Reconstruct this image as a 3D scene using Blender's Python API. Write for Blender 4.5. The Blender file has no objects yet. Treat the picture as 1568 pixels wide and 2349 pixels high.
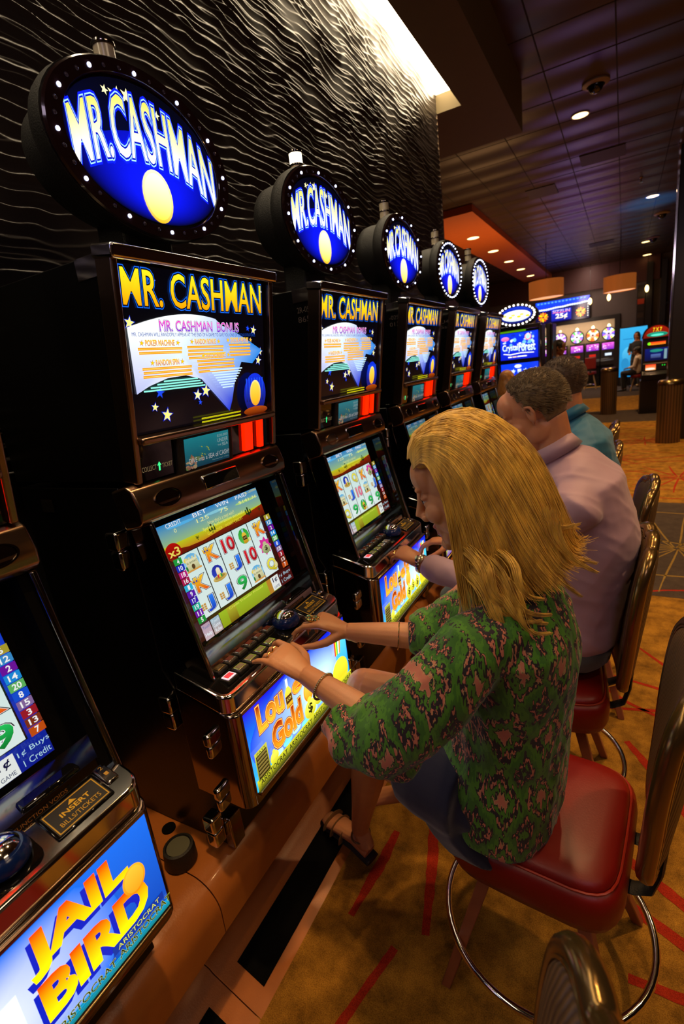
import bpy, bmesh, math, random
import numpy as np
from mathutils import Vector, Matrix, noise
random.seed(7)
C = bpy.context.scene.collection
PI = math.pi
# ---------------------------------------------------------------- camera, world, exposure
SC = bpy.context.scene
cam_data = bpy.data.cameras.new('camera'); cam = bpy.data.objects.new('camera', cam_data); C.objects.link(cam)
cam_data.sensor_fit = 'VERTICAL'; cam_data.sensor_height = 36; cam_data.sensor_width = 24; cam_data.lens = 1144.8/2349*36
cam_data.clip_start = 0.02; cam_data.clip_end = 100
_R = Matrix(((0.875, -0.028, 0.484), (0.470, 0.292, -0.833), (-0.118, 0.956, 0.269))).to_quaternion().to_matrix()
H = 1.69
cam.matrix_world = Matrix.Translation((0, 0, H)) @ _R.to_4x4()
SC.camera = cam
cam_data.dof.use_dof = True; cam_data.dof.focus_distance = 1.22; cam_data.dof.aperture_fstop = 4.5
SC.view_settings.view_transform = 'Standard'; SC.view_settings.look = 'None'
SC.view_settings.exposure = 0.0; SC.view_settings.gamma = 1.0; SC.view_settings.use_curve_mapping = False
W = bpy.data.worlds.new('world'); SC.world = W; W.use_nodes = True
W.node_tree.nodes['Background'].inputs[0].default_value = (1.0, 0.62, 0.33, 1)
W.node_tree.nodes['Background'].inputs[1].default_value = 0.018

def light(kind, name, loc, energy, color, target=None, size=0.1, spot=None, blend=0.5, size_y=None):
    d = bpy.data.lights.new(name, kind); d.energy = energy; d.color = color
    if kind == 'AREA':
        d.size = size
        if size_y: d.shape = 'RECTANGLE'; d.size_y = size_y
    else: d.shadow_soft_size = size
    if kind == 'SPOT': d.spot_size = math.radians(spot); d.spot_blend = blend
    o = bpy.data.objects.new(name, d); C.objects.link(o); o.location = loc
    if target is not None:
        o.rotation_euler = (Vector(target)-Vector(loc)).to_track_quat('-Z', 'Y').to_euler()
    return o
WARM = (1.0, 0.60, 0.26)
# the room's ceiling cans (each has its lit can mesh further down where it can be seen)
CANS = [((0.55, -0.25, 4.15), 32, (-0.25, 1.0, 0.9), 50), ((-0.34, 0.60, 4.15), 190, (-1.02, 0.60, 0.45), 17), ((-0.05, 1.25, 4.15), 75, (-0.24, 1.0, 1.5), 24), ((-0.10, 2.0, 4.15), 70, (-0.22, 1.25, 1.2), 46),
        ((0.10, 3.2, 4.15), 110, (-0.05, 2.4, 0.9), 60), ((-0.51, 4.9, 4.15), 120, (0.1, 4.2, 0), 85), ((-0.511, 7.436, 4.15), 260, (-0.2, 7.2, 0), 100), ((0.408, 12.511, 4.15), 420, (0.4, 12.0, 0), 110),
        ((1.6, 2.6, 4.15), 230, (0.95, 2.4, 0), 70), ((1.9, 5.4, 4.15), 420, (1.0, 5.0, 0), 90), ((2.2, 9.0, 4.15), 420, (1.4, 8.8, 0), 100), ((.47, 18.1, 4.15), 200, (.47, 18.1, 0), 110)]
for l_, e_, t_, a_ in CANS: light('SPOT', 'can_light', l_, e_, WARM, t_, 0.05, a_, 0.7)
for y_ in (11.86, 15.82, 19.71): light('SPOT', 'soffit_light', (-2.86, y_, 4.05), 130, WARM, (-2.86, y_, 0), 0.05, 130, 0.6)
light('AREA', 'back_wall_fill', (-1.2, 20.4, 3.9), 60, (1.0, 0.75, 0.6), (-1.0, 21.4, 2.4), 0.3, size_y=5)  # added fill that brightens the back wall, no fitting modelled
light('AREA', 'niche_light', (-1.8, 21.9, 2.4), 40, (1.0, 0.85, 0.65), (-1.8, 22.4, 1.2), 2.8, size_y=.2)
light('AREA', 'chrome_fill', (2.4, .6, 4.1), 22, (1.0, .72, .45), (1.2, .7, 1.0), 1.2)  # added unseen fill, gives the machine chrome highlights to reflect
light('AREA', 'chrome_fill', (1.2, -1.9, 3.9), 10, (.95, .75, 1.0), (-.4, .6, 1.2), .8)  # second added fill behind the camera for the chrome
# blue and violet uplights added for the coloured patches of light on the far ceiling
light('SPOT', 'blue_uplight', (0.12, 12.0, 1.1), 2200, (0.02, 0.22, 1.0), (0.38, 13.0, 4.2), 0.1, 26, 1.0)
light('AREA', 'soffit_bounce_fill', (-2.6, 11.5, 1.6), 45, (1.0, 0.5, 0.2), (-2.7, 12.2, 4.1), 1.5)  # added fill standing in for bounce light on the orange soffit
light('AREA', 'violet_uplight', (-1.0, 16.5, 2.4), 7, (0.35, 0.15, 1.0), (-1.0, 15.6, 4.2), 1.6)

# ---------------------------------------------------------------- helpers
def s2l(c): return c/12.92 if c <= 0.04045 else ((c+0.055)/1.055)**2.4
def rgb(h):
    if isinstance(h, str): return tuple(s2l(int(h[i:i+2], 16)/255) for i in (0, 2, 4))
    return tuple(h)
def mat(name, col, rough=0.5, metal=0.0, emit=None, es=0.0, var=0.12, vscale=8.0, bump=0.0, bscale=60.0, coat=0.0, spec=0.5, trans=0.0, sheen=0.0):
    m = bpy.data.materials.new(name); m.use_nodes = True
    nt = m.node_tree; b = nt.nodes['Principled BSDF']; c = rgb(col)
    b.inputs['Roughness'].default_value = rough; b.inputs['Metallic'].default_value = metal
    b.inputs['Coat Weight'].default_value = coat; b.inputs['Specular IOR Level'].default_value = spec
    b.inputs['Transmission Weight'].default_value = trans; b.inputs['Sheen Weight'].default_value = sheen
    tc = nt.nodes.new('ShaderNodeTexCoord')
    if var > 0:
        n = nt.nodes.new('ShaderNodeTexNoise'); n.inputs['Scale'].default_value = vscale; n.inputs['Detail'].default_value = 5
        nt.links.new(tc.outputs['Object'], n.inputs['Vector'])
        mx = nt.nodes.new('ShaderNodeMix'); mx.data_type = 'RGBA'
        mx.inputs[6].default_value = (*[x*(1-var) for x in c], 1); mx.inputs[7].default_value = (*[min(1, x*(1+var)) for x in c], 1)
        nt.links.new(n.outputs['Fac'], mx.inputs[0]); nt.links.new(mx.outputs[2], b.inputs['Base Color'])
    else: b.inputs['Base Color'].default_value = (*c, 1)
    if bump > 0:
        n2 = nt.nodes.new('ShaderNodeTexNoise'); n2.inputs['Scale'].default_value = bscale; n2.inputs['Detail'].default_value = 4
        nt.links.new(tc.outputs['Object'], n2.inputs['Vector'])
        bp = nt.nodes.new('ShaderNodeBump'); bp.inputs['Strength'].default_value = bump; bp.inputs['Distance'].default_value = 0.01
        nt.links.new(n2.outputs['Fac'], bp.inputs['Height']); nt.links.new(bp.outputs['Normal'], b.inputs['Normal'])
    if emit is not None:
        b.inputs['Emission Color'].default_value = (*rgb(emit), 1); b.inputs['Emission Strength'].default_value = es
    return m
def art_mat(name, strength, gloss=0.15):
    m = bpy.data.materials.new(name); m.use_nodes = True; nt = m.node_tree; b = nt.nodes['Principled BSDF']
    a = nt.nodes.new('ShaderNodeAttribute'); a.attribute_name = 'Col'
    b.inputs['Base Color'].default_value = (0.01, 0.01, 0.01, 1); b.inputs['Roughness'].default_value = gloss
    nt.links.new(a.outputs['Color'], b.inputs['Emission Color']); b.inputs['Emission Strength'].default_value = strength
    return m
def print_mat(name, rough=0.4):
    m = bpy.data.materials.new(name); m.use_nodes = True; nt = m.node_tree; b = nt.nodes['Principled BSDF']
    a = nt.nodes.new('ShaderNodeAttribute'); a.attribute_name = 'Col'
    nt.links.new(a.outputs['Color'], b.inputs['Base Color']); b.inputs['Roughness'].default_value = rough
    return m

def link(o, parent=None):
    C.objects.link(o)
    if parent is not None: o.parent = parent
    return o
def thing(name, label, cat, loc=(0, 0, 0), rz=0.0, group=None):
    o = bpy.data.objects.new(name, None); C.objects.link(o); o.empty_display_size = 0.05
    o.location = loc; o.rotation_euler = (0, 0, rz); return tag(o, label, cat, group)
def tag(o, label=None, cat=None, group=None, kind=None):
    if label: o['label'] = label
    if cat: o['category'] = cat
    if group: o['group'] = group
    if kind: o['kind'] = kind
    return o
def struct(o): o['kind'] = 'structure'; return o
def kids(o): return [c for c in bpy.data.objects if c.parent == o]
def copy_tree(o, parent=None):
    c = o.copy(); C.objects.link(c)
    if parent is not None: c.parent = parent
    for ch in kids(o): copy_tree(ch, c)
    return c

class MB:
    """collects geometry and links it as one mesh object"""
    def __init__(s, off=(0, 0, 0)): s.v = []; s.f = []; s.m = []; s.mi = 0; s.off = Vector(off); s.T = None
    def add(s, vs, fs):
        b = len(s.v)
        for p in vs:
            p = Vector(p)
            if s.T is not None: p = s.T @ p
            s.v.append(tuple(p - s.off))
        for f in fs: s.f.append([i+b for i in f]); s.m.append(s.mi)
        return s
    def box(s, x0, x1, y0, y1, z0, z1):
        vs = [(x, y, z) for x in (x0, x1) for y in (y0, y1) for z in (z0, z1)]
        return s.add(vs, [(0, 1, 3, 2), (4, 6, 7, 5), (0, 4, 5, 1), (2, 3, 7, 6), (0, 2, 6, 4), (1, 5, 7, 3)])
    def pbox(s, pl, y0, y1, s0, s1, t0, t1):
        vs = [pl.at(y, a, t) for t in (t0, t1) for y in (y0, y1) for a in (s0, s1)]
        return s.add(vs, [(0, 1, 3, 2), (4, 6, 7, 5), (0, 4, 5, 1), (2, 3, 7, 6), (0, 2, 6, 4), (1, 5, 7, 3)])
    def prism(s, prof, y0, y1, axis='y'):
        n = len(prof)
        def P(a, b, h):
            return {'y': (a, h, b), 'z': (a, b, h), 'x': (h, a, b)}[axis]
        vs = [P(a, b, y0) for a, b in prof]+[P(a, b, y1) for a, b in prof]
        return s.add(vs, [list(range(n)), list(range(2*n-1, n-1, -1))]+[(i, i+n, (i+1) % n+n, (i+1) % n) for i in range(n)])
    def rings(s, rings, cap=True, closed=False):
        n = len(rings[0]); vs = [p for r in rings for p in r]; fs = []
        m = len(rings)
        for k in range(m if closed else m-1):
            a, b = k*n, ((k+1) % m)*n
            for i in range(n): fs.append((a+i, a+(i+1) % n, b+(i+1) % n, b+i))
        if cap and not closed: fs.append(list(range(n-1, -1, -1))); fs.append([(m-1)*n+i for i in range(n)])
        return s.add(vs, fs)
    def lathe(s, prof, n=24, ctr=(0, 0, 0), axis=(0, 0, 1), sx=1, sy=1, cap=True):
        q = Vector((0, 0, 1)).rotation_difference(Vector(axis))
        rs = []
        for r, z in prof:
            rs.append([Vector(ctr)+q @ Vector((r*sx*math.cos(2*PI*i/n), r*sy*math.sin(2*PI*i/n), z)) for i in range(n)])
        return s.rings(rs, cap)
    def tube(s, pts, r, n=8, closed=False, cap=True, up=None):
        pts = [Vector(p) for p in pts]; m = len(pts); rs = []
        t0 = None; u = None
        for i in range(m):
            if closed: t = (pts[(i+1) % m]-pts[i-1]).normalized()
            else: t = (pts[min(i+1, m-1)]-pts[max(i-1, 0)]).normalized()
            if u is None:
                a = Vector(up) if up else (Vector((0, 0, 1)) if abs(t.z) < 0.9 else Vector((1, 0, 0)))
                u = (a-t*a.dot(t)).normalized()
            else:
                u = t0.rotation_difference(t) @ u; u = (u-t*u.dot(t)).normalized()
            t0 = t; w = t.cross(u)
            rr = r[i] if isinstance(r, (list, tuple)) else r
            ra, rb = rr if isinstance(rr, (list, tuple)) else (rr, rr)
            rs.append([pts[i]+u*ra*math.cos(2*PI*k/n)+w*rb*math.sin(2*PI*k/n) for k in range(n)])
        return s.rings(rs, cap, closed)
    def ball(s, c, r, n=12, m=8, rot=None):
        r = r if isinstance(r, (tuple, list)) else (r, r, r); c = Vector(c)
        vs = []; fs = []
        def P(v):
            v = Vector(v)
            return c+(rot @ v if rot is not None else v)
        vs.append(P((0, 0, r[2])))
        for j in range(1, m):
            th = PI*j/m
            for i in range(n): vs.append(P((r[0]*math.sin(th)*math.cos(2*PI*i/n), r[1]*math.sin(th)*math.sin(2*PI*i/n), r[2]*math.cos(th))))
        vs.append(P((0, 0, -r[2])))
        for i in range(n): fs.append((0, 1+i, 1+(i+1) % n))
        for j in range(m-2):
            a = 1+j*n
            for i in range(n): fs.append((a+i, a+n+i, a+n+(i+1) % n, a+(i+1) % n))
        L = len(vs)-1; a = 1+(m-2)*n
        for i in range(n): fs.append((a+i, L, a+(i+1) % n))
        return s.add(vs, fs)
    def build(s, name, mats, parent=None, smooth=False, bevel=0.0, seg=2, fix=True, autosmooth=True):
        me = bpy.data.meshes.new(name); me.from_pydata(s.v, [], s.f); 
        mats = mats if isinstance(mats, (list, tuple)) else [mats]
        for m in mats: me.materials.append(m)
        me.polygons.foreach_set('material_index', [min(i, len(mats)-1) for i in s.m])
        if fix:
            bm = bmesh.new(); bm.from_mesh(me); bmesh.ops.recalc_face_normals(bm, faces=bm.faces); bm.to_mesh(me); bm.free()
        o = bpy.data.objects.new(name, me); link(o, parent)
        if smooth:
            me.polygons.foreach_set('use_smooth', [True]*len(me.polygons))
            if autosmooth:
                try: me.set_sharp_from_angle(angle=math.radians(40))
                except Exception: pass
        if bevel > 0:
            b = o.modifiers.new('bevel', 'BEVEL'); b.width = bevel; b.segments = seg; b.limit_method = 'ANGLE'; b.angle_limit = math.radians(40)
            me.polygons.foreach_set('use_smooth', [True]*len(me.polygons))
            try: me.set_sharp_from_angle(angle=math.radians(50))
            except Exception: pass
            b.harden_normals = False
        return o
class Plane:
    """tilted front plane of a cabinet: s runs down the front, t out of it"""
    def __init__(s, x1, z1, x2, z2):
        l = math.hypot(x2-x1, z2-z1); s.p = (x1, z1); s.d = ((x2-x1)/l, (z2-z1)/l); s.n = (-s.d[1], s.d[0])
        if s.n[0] < 0: s.n = (-s.n[0], -s.n[1])
    def at(s, y, a, t): return (s.p[0]+s.d[0]*a+s.n[0]*t, y, s.p[1]+s.d[1]*a+s.n[1]*t)

_tc = {}
def text_geo(txt, off=0.0, res=3, shear=0.0):
    k = (txt, round(off, 4), res, shear)
    if k in _tc: return _tc[k]
    cu = bpy.data.curves.new('t', 'FONT'); cu.body = txt; cu.size = 1; cu.offset = off; cu.resolution_u = res; cu.shear = shear
    cu.fill_mode = 'FRONT'
    o = bpy.data.objects.new('t', cu); C.objects.link(o)
    dg = bpy.context.evaluated_depsgraph_get(); dg.update()
    ev = o.evaluated_get(dg); me = ev.to_mesh()
    v = [(p.co.x, p.co.y) for p in me.vertices]; f = [list(p.vertices) for p in me.polygons]
    ev.to_mesh_clear(); bpy.data.objects.remove(o); bpy.data.curves.remove(cu)
    _tc[k] = (v, f); return _tc[k]
class Art:
    """flat printed or lit artwork built as stacked coloured shapes in one mesh"""
    def __init__(s, dz=0.00012): s.v = []; s.f = []; s.c = []; s.z = 0.0; s.dz = dz
    def lay(s): s.z += s.dz
    def poly(s, pts, col, lay=True, col2=None, fs=None, y0=None, y1=None):
        if lay: s.lay()
        b = len(s.v); c1 = rgb(col); c2 = rgb(col2) if col2 is not None else c1
        ys = [p[1] for p in pts]; lo = min(ys) if y0 is None else y0; hi = max(ys) if y1 is None else y1
        for p in pts: s.v.append((p[0], p[1], s.z))
        for f in (fs if fs is not None else [list(range(len(pts)))]):
            s.f.append([i+b for i in f])
            for i in f:
                t = 0 if hi == lo else max(0, min(1, (pts[i][1]-lo)/(hi-lo)))
                s.c.append(tuple(c1[k]*t+c2[k]*(1-t) for k in range(3)))   # col at the top, col2 at the bottom
        return s
    def rect(s, x0, y0, x1, y1, col, col2=None, lay=True): return s.poly([(x0, y0), (x1, y0), (x1, y1), (x0, y1)], col, lay, col2)
    def ell(s, cx, cy, rx, ry, col, col2=None, n=28, lay=True, rot=0):
        pts = []
        for i in range(n):
            a = 2*PI*i/n; x, y = rx*math.cos(a), ry*math.sin(a)
            pts.append((cx+x*math.cos(rot)-y*math.sin(rot), cy+x*math.sin(rot)+y*math.cos(rot)))
        return s.poly(pts, col, lay, col2)
    def star(s, cx, cy, r, col, rot=0.2, n=5, k=0.42, edge=None):
        for rr, cc in (((r*1.25, edge),) if edge else ())+((r, col),):
            s.lay(); ring = [(cx+(rr if i % 2 == 0 else rr*k)*math.sin(rot+PI*i/n), cy+(rr if i % 2 == 0 else rr*k)*math.cos(rot+PI*i/n)) for i in range(2*n)]
            s.poly([(cx, cy)]+ring, cc, False, fs=[(0, i+1, (i+1) % (2*n)+1) for i in range(2*n)])
        return s
    def fan(s, ctr, ring, cin, cout, lay=True):
        if lay: s.lay()
        b = len(s.v); n = len(ring); s.v.append((ctr[0], ctr[1], s.z))
        for p in ring: s.v.append((p[0], p[1], s.z))
        for i in range(n): s.f.append([b, b+1+i, b+1+(i+1) % n]); s.c += [rgb(cin), rgb(cout), rgb(cout)]
        return s
    def text(s, txt, x0, y0, x1, y1, col, col2=None, outline=(), warp=None, shear=0.0, res=3, bold=0.0):
        v, f = text_geo(txt, bold, res, shear)
        if not v: return s
        ax, bx = min(p[0] for p in v), max(p[0] for p in v); ay, by = min(p[1] for p in v), max(p[1] for p in v)
        sx = (x1-x0)/(bx-ax); sy = (y1-y0)/(by-ay)
        for off, cc in tuple(outline)+((bold, None),):
            vv, ff = text_geo(txt, off, res, shear) if cc is not None else (v, f)
            pts = [(x0+(p[0]-ax)*sx, y0+(p[1]-ay)*sy) for p in vv]
            yy0, yy1 = y0, y1
            if warp:
                b = len(s.v); s.lay(); c1 = rgb(cc or col); c2 = rgb(cc) if cc else (rgb(col2) if col2 is not None else c1)
                for p in pts: q = warp(*p); s.v.append((q[0], q[1], s.z))
                for fc in ff:
                    s.f.append([i+b for i in fc])
                    for i in fc:
                        t = max(0, min(1, (pts[i][1]-y0)/(y1-y0))); s.c.append(tuple(c1[k]*t+c2[k]*(1-t) for k in range(3)))
            elif cc is not None: s.poly(pts, cc, fs=ff)
            else: s.poly(pts, col, col2=col2, fs=ff, y0=yy0, y1=yy1)
        return s
    def mesh(s, name, mats, o, ux, uy):
        """o: origin, ux/uy: axes"""
        o = Vector(o); ux = Vector(ux); uy = Vector(uy); un = ux.cross(uy).normalized()
        me = bpy.data.meshes.new(name); me.from_pydata([tuple(o+ux*p[0]+uy*p[1]+un*p[2]) for p in s.v], [], s.f)
        a = me.color_attributes.new('Col', 'FLOAT_COLOR', 'CORNER')
        flat = np.ones((len(s.c), 4), dtype=np.float32); flat[:, :3] = np.array(s.c, dtype=np.float32); a.data.foreach_set('color', flat.ravel())
        for m in (mats if isinstance(mats, (list, tuple)) else [mats]): me.materials.append(m)
        return me
    def build(s, name, m, o, ux, uy, parent=None):
        ob = bpy.data.objects.new(name, s.mesh(name, m, o, ux, uy)); return link(ob, parent)

# ---------------------------------------------------------------- materials
M = {}
M['black'] = mat('black_laminate', (0.003, 0.0028, 0.0026), 0.28, var=0.2, bump=0.03)
M['blackgloss'] = mat('black_gloss', (0.004, 0.004, 0.004), 0.04, var=0.1, coat=0.5)
M['blackmatte'] = mat('black_textured_plastic', (0.012, 0.011, 0.010), 0.55, bump=0.25, bscale=300)
M['chrome'] = mat('chrome', (0.85, 0.82, 0.78), 0.09, 1.0, var=0.04)
M['darkchrome'] = mat('smoked_chrome', (0.28, 0.25, 0.23), 0.12, 1.0, var=0.08)
M['copper'] = mat('brushed_bronze_trim', (0.46, 0.31, 0.21), 0.24, 1.0, var=0.1)
M['sidechrome'] = mat('polished_side_plate', (0.42, 0.36, 0.31), 0.10, 1.0, var=0.06)
M['art'] = art_mat('backlit_artwork', 1.15)
M['artbright'] = art_mat('bright_backlit_artwork', 1.5)
M['screen'] = art_mat('video_screen', 0.85)
M['dimscreen'] = art_mat('dim_video_screen', 0.35)
M['print'] = print_mat('printed_label')
M['red'] = mat('red_lit_lens', (0.3, 0.0, 0.0), 0.2, emit=(1.0, 0.01, 0.0), es=2.2, var=0)
M['bulb'] = mat('lit_blue_white_led', (0.8, 0.8, 0.9), 0.3, emit=(0.55, 0.62, 1.0), es=9, var=0)
M['bulboff'] = mat('unlit_led', (0.06, 0.045, 0.07), 0.15, var=0)
M['rim'] = mat('maroon_gloss_rim', (0.022, 0.009, 0.009), 0.12, coat=0.6, var=0.1)
M['base'] = mat('terracotta_laminate_platform', (0.40, 0.125, 0.022), 0.30, var=0.06, vscale=40, bump=0.06, bscale=220, coat=0.1)
M['rubber'] = mat('black_rubber_tread', (0.002, 0.002, 0.002), 0.95, spec=0.1, bump=0.3, bscale=300)
M['wallbrown'] = mat('taupe_wall_paint', (0.085, 0.05, 0.036), 0.7, var=0.08)
M['far'] = mat('mauve_wall_paint', (0.10, 0.07, 0.065), 0.7, var=0.08)
M['redband'] = mat('dark_red_fascia', (0.045, 0.004, 0.002), 0.6, var=0.08)
M['orange'] = mat('burnt_orange_soffit', (0.72, 0.17, 0.022), 0.6, var=0.05)
M['soffit'] = mat('olive_brown_soffit', (0.13, 0.095, 0.04), 0.75, var=0.05)
M['dark'] = mat('dark_metal_column', (0.02, 0.016, 0.016), 0.3, var=0.1)
M['canlight'] = mat('lit_ceiling_can', (1, 0.8, 0.5), 0.5, emit=(1.0, 0.62, 0.22), es=6, var=0)
M['cove'] = mat('lit_cove_strip', (1, 0.9, 0.75), 0.5, emit=(1.0, 0.80, 0.52), es=14, var=0)
M['white'] = mat('off_white_plastic', (0.55, 0.5, 0.42), 0.35)
M['brass'] = mat('brushed_brass', (0.45, 0.30, 0.12), 0.25, 1.0, var=0.1)
M['gold'] = mat('polished_gold', (0.75, 0.50, 0.16), 0.14, 1.0, var=0.05)
M['copperdrum'] = mat('copper_drum_shade', (0.34, 0.11, 0.03), 0.35, 0.6, emit=(1.0, 0.25, 0.04), es=0.22, var=0.1)
M['glow'] = mat('glowing_diffuser', (0.9, 0.6, 0.35), 0.5, emit=(1.0, 0.50, 0.22), es=0.9, var=0)
M['amber'] = mat('amber_beacon_lens', (0.75, 0.55, 0.30), 0.3, coat=0.4, var=0.04)
M['whitelit'] = mat('lit_white_beacon', (0.9, 0.85, 0.75), 0.3, emit=(1.0, 0.85, 0.6), es=2.5, var=0)
M['greylens'] = mat('clear_beacon_lens', (0.70, 0.60, 0.42), 0.2, coat=0.4, var=0.04)
# ---------------------------------------------------------------- setting: floor with woven pattern
XL, XR, Y0, Y1, CZ = -4.6, 6.0, -2.5, 23.0, 4.2
def carpet_mat(name, c1, c2, c3):
    m = bpy.data.materials.new(name); m.use_nodes = True; nt = m.node_tree; b = nt.nodes['Principled BSDF']
    b.inputs['Roughness'].default_value = 0.95; b.inputs['Specular IOR Level'].default_value = 0.1
    tc = nt.nodes.new('ShaderNodeTexCoord')
    n1 = nt.nodes.new('ShaderNodeTexNoise'); n1.inputs['Scale'].default_value = 9; n1.inputs['Detail'].default_value = 8; n1.inputs['Roughness'].default_value = 0.7
    n2 = nt.nodes.new('ShaderNodeTexNoise'); n2.inputs['Scale'].default_value = 320; n2.inputs['Detail'].default_value = 3
    nt.links.new(tc.outputs['Object'], n1.inputs['Vector']); nt.links.new(tc.outputs['Object'], n2.inputs['Vector'])
    r = nt.nodes.new('ShaderNodeValToRGB'); r.color_ramp.elements[0].position = 0.34; r.color_ramp.elements[1].position = 0.62
    r.color_ramp.elements[0].color = (*c2, 1); r.color_ramp.elements[1].color = (*c1, 1)
    nt.links.new(n1.outputs['Fac'], r.inputs[0])
    mx = nt.nodes.new('ShaderNodeMix'); mx.data_type = 'RGBA'; mx.blend_type = 'MULTIPLY'; mx.inputs[0].default_value = 0.75
    r2 = nt.nodes.new('ShaderNodeValToRGB'); r2.color_ramp.elements[0].position = 0.35; r2.color_ramp.elements[0].color = (*c3, 1); r2.color_ramp.elements[1].position = 0.6
    nt.links.new(n2.outputs['Fac'], r2.inputs[0]); nt.links.new(r.outputs[0], mx.inputs[6]); nt.links.new(r2.outputs[0], mx.inputs[7]); nt.links.new(mx.outputs[2], b.inputs['Base Color'])
    bp = nt.nodes.new('ShaderNodeBump'); bp.inputs['Strength'].default_value = 0.6; bp.inputs['Distance'].default_value = 0.004
    nt.links.new(n2.outputs['Fac'], bp.inputs['Height']); nt.links.new(bp.outputs['Normal'], b.inputs['Normal'])
    return m
cm = [carpet_mat('carpet_gold', (0.46, 0.225, 0.028), (0.17, 0.080, 0.012), (0.45, 0.42, 0.4)),
      carpet_mat('carpet_red', (0.42, 0.035, 0.012), (0.33, 0.02, 0.01), (0.5, 0.5, 0.5)),
      carpet_mat('carpet_slate', (0.085, 0.062, 0.05), (0.055, 0.04, 0.034), (0.5, 0.5, 0.5)),
      carpet_mat('carpet_yellow', (0.33, 0.21, 0.05), (0.26, 0.16, 0.04), (0.5, 0.5, 0.5))]
fl = MB()
fl.add([(XL, Y0, 0), (XR, Y0, 0), (XR, Y1, 0), (XL, Y1, 0)], [(0, 1, 2, 3)])
rc = random.Random(3)
def streak(x0, y0, x1, y1, w, mi, z=0.001, taper=0.6):
    fl.mi = mi; L = math.hypot(x1-x0, y1-y0); n = max(4, int(L/0.022)); dx, dy = (x1-x0)/L, (y1-y0)/L; vs = []; fs = []
    ph = rc.uniform(0, 9)
    for i in range(n+1):
        t = i/n; ww = w*(taper+(1-taper)*math.sin(PI*min(1, t*1.1+0.05)))*0.5
        a = ww*(1+rc.uniform(-.14, .14)); b = ww*(1+rc.uniform(-.14, .14)); bow = 0.015*L*math.sin(PI*t+ph)
        px, py = x0+dx*L*t-dy*bow, y0+dy*L*t+dx*bow
        vs += [(px-dy*a, py+dx*a, z), (px+dy*b, py-dx*b, z)]
    fl.add(vs, [(2*i, 2*i+1, 2*i+3, 2*i+2) for i in range(n)])
def burst(cx, cy, r0, r1, n, w, mi, a0=0.0, z=0.001):
    for i in range(n):
        a = a0+2*PI*i/n+rc.uniform(-.03, .03); rr = r1*rc.uniform(0.75, 1.0); streak(cx+r0*math.cos(a), cy+r0*math.sin(a), cx+rr*math.cos(a), cy+rr*math.sin(a), w, mi, z)
# big ray fans near the camera, small bursts further off, dark inset with yellow rays
for a in range(-60, 250, 17): streak(-0.95+0.18*math.cos(math.radians(a)), -0.55+0.18*math.sin(math.radians(a)), -0.95+1.55*math.cos(math.radians(a)), -0.55+1.55*math.sin(math.radians(a)), 0.04, 1)
for ax, ay, bx, by in ((-.60, 1.45, -.48, 1.02), (-.70, 1.32, -.72, .98), (-.30, 1.78, .9, .98), (-.25, 1.52, .55, 1.12), (.06, 1.14, 1.4, 1.1), (-.1, .78, 1.0, .92), (.05, 2.1, .5, 1.35), (-.5, 2.0, -.1, 1.45)):
    streak(ax, ay, bx, by, 0.038, 1)
fl.mi = 2; fl.add([(-.35, 3.65, .0008), (2.6, 3.5, .0008), (2.9, 5.7, .0008), (-.2, 5.95, .0008)], [(0, 1, 2, 3)])
burst(.42, 4.55, 0.02, .95, 18, .014, 3, z=.0016)
for a, b, c, d in ((-.3, 5.6, 2.5, 5.2), (-.3, 3.95, 2.5, 3.9), (-.2, 5.0, 2.4, 3.7)): streak(a, b, c, d, .018, 3, .0016, 0.9)
fl.mi = 2; fl.add([(-2.4, 12.2, .0008), (3, 11.6, .0008), (3.4, 13.6, .0008), (-2.4, 14.2, .0008)], [(0, 1, 2, 3)])
fl.mi = 2; fl.add([(-4, 17.5, .0008), (4, 17.2, .0008), (4, 21.5, .0008), (-4, 21.5, .0008)], [(0, 1, 2, 3)])
for cx, cy, r, n in ((.62, 7.0, .75, 15), (-.05, 8.2, .6, 13), (.35, 9.6, .5, 12), (1.1, 2.5, 1.0, 13), (.5, 2.45, .7, 11), (-.5, 10.4, .6, 11)): burst(cx, cy, .03, r, n, .022, 1)
for cx, cy, r in ((.62, 7.0, .95), (.2, 8.9, .8), (.5, 3.0, 0.75)):
    for k in range(40):
        a0, a1 = 2*PI*k/40, 2*PI*(k+1)/40; streak(cx+r*math.cos(a0), cy+r*math.sin(a0), cx+r*math.cos(a1), cy+r*math.sin(a1), .02, 1, taper=1)
for i in range(26):
    x = rc.uniform(-.3, 1.3); y = rc.uniform(5.9, 11.8); a = rc.uniform(-.5, .5); streak(x, y, x+.6*math.cos(a), y+.6*math.sin(a), .02, 1)
fo = fl.build('floor', cm, fix=False); struct(fo)

# ceiling: ribbed metal panels
def ceil_mat():
    m = bpy.data.materials.new('ribbed_ceiling_panel'); m.use_nodes = True; nt = m.node_tree; b = nt.nodes['Principled BSDF']
    tc = nt.nodes.new('ShaderNodeTexCoord')
    w = nt.nodes.new('ShaderNodeTexWave'); w.wave_type = 'BANDS'; w.bands_direction = 'Y'; w.inputs['Scale'].default_value = 0.55; w.inputs['Distortion'].default_value = 0.6; w.inputs['Detail'].default_value = 1
    nt.links.new(tc.outputs['Object'], w.inputs['Vector'])
    bp = nt.nodes.new('ShaderNodeBump'); bp.inputs['Strength'].default_value = 0.5; bp.inputs['Distance'].default_value = 0.04
    nt.links.new(w.outputs['Fac'], bp.inputs['Height']); nt.links.new(bp.outputs['Normal'], b.inputs['Normal'])
    b.inputs['Base Color'].default_value = (0.060, 0.034, 0.018, 1); b.inputs['Roughness'].default_value = 0.36; b.inputs['Specular IOR Level'].default_value = 0.35
    return m
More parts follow.
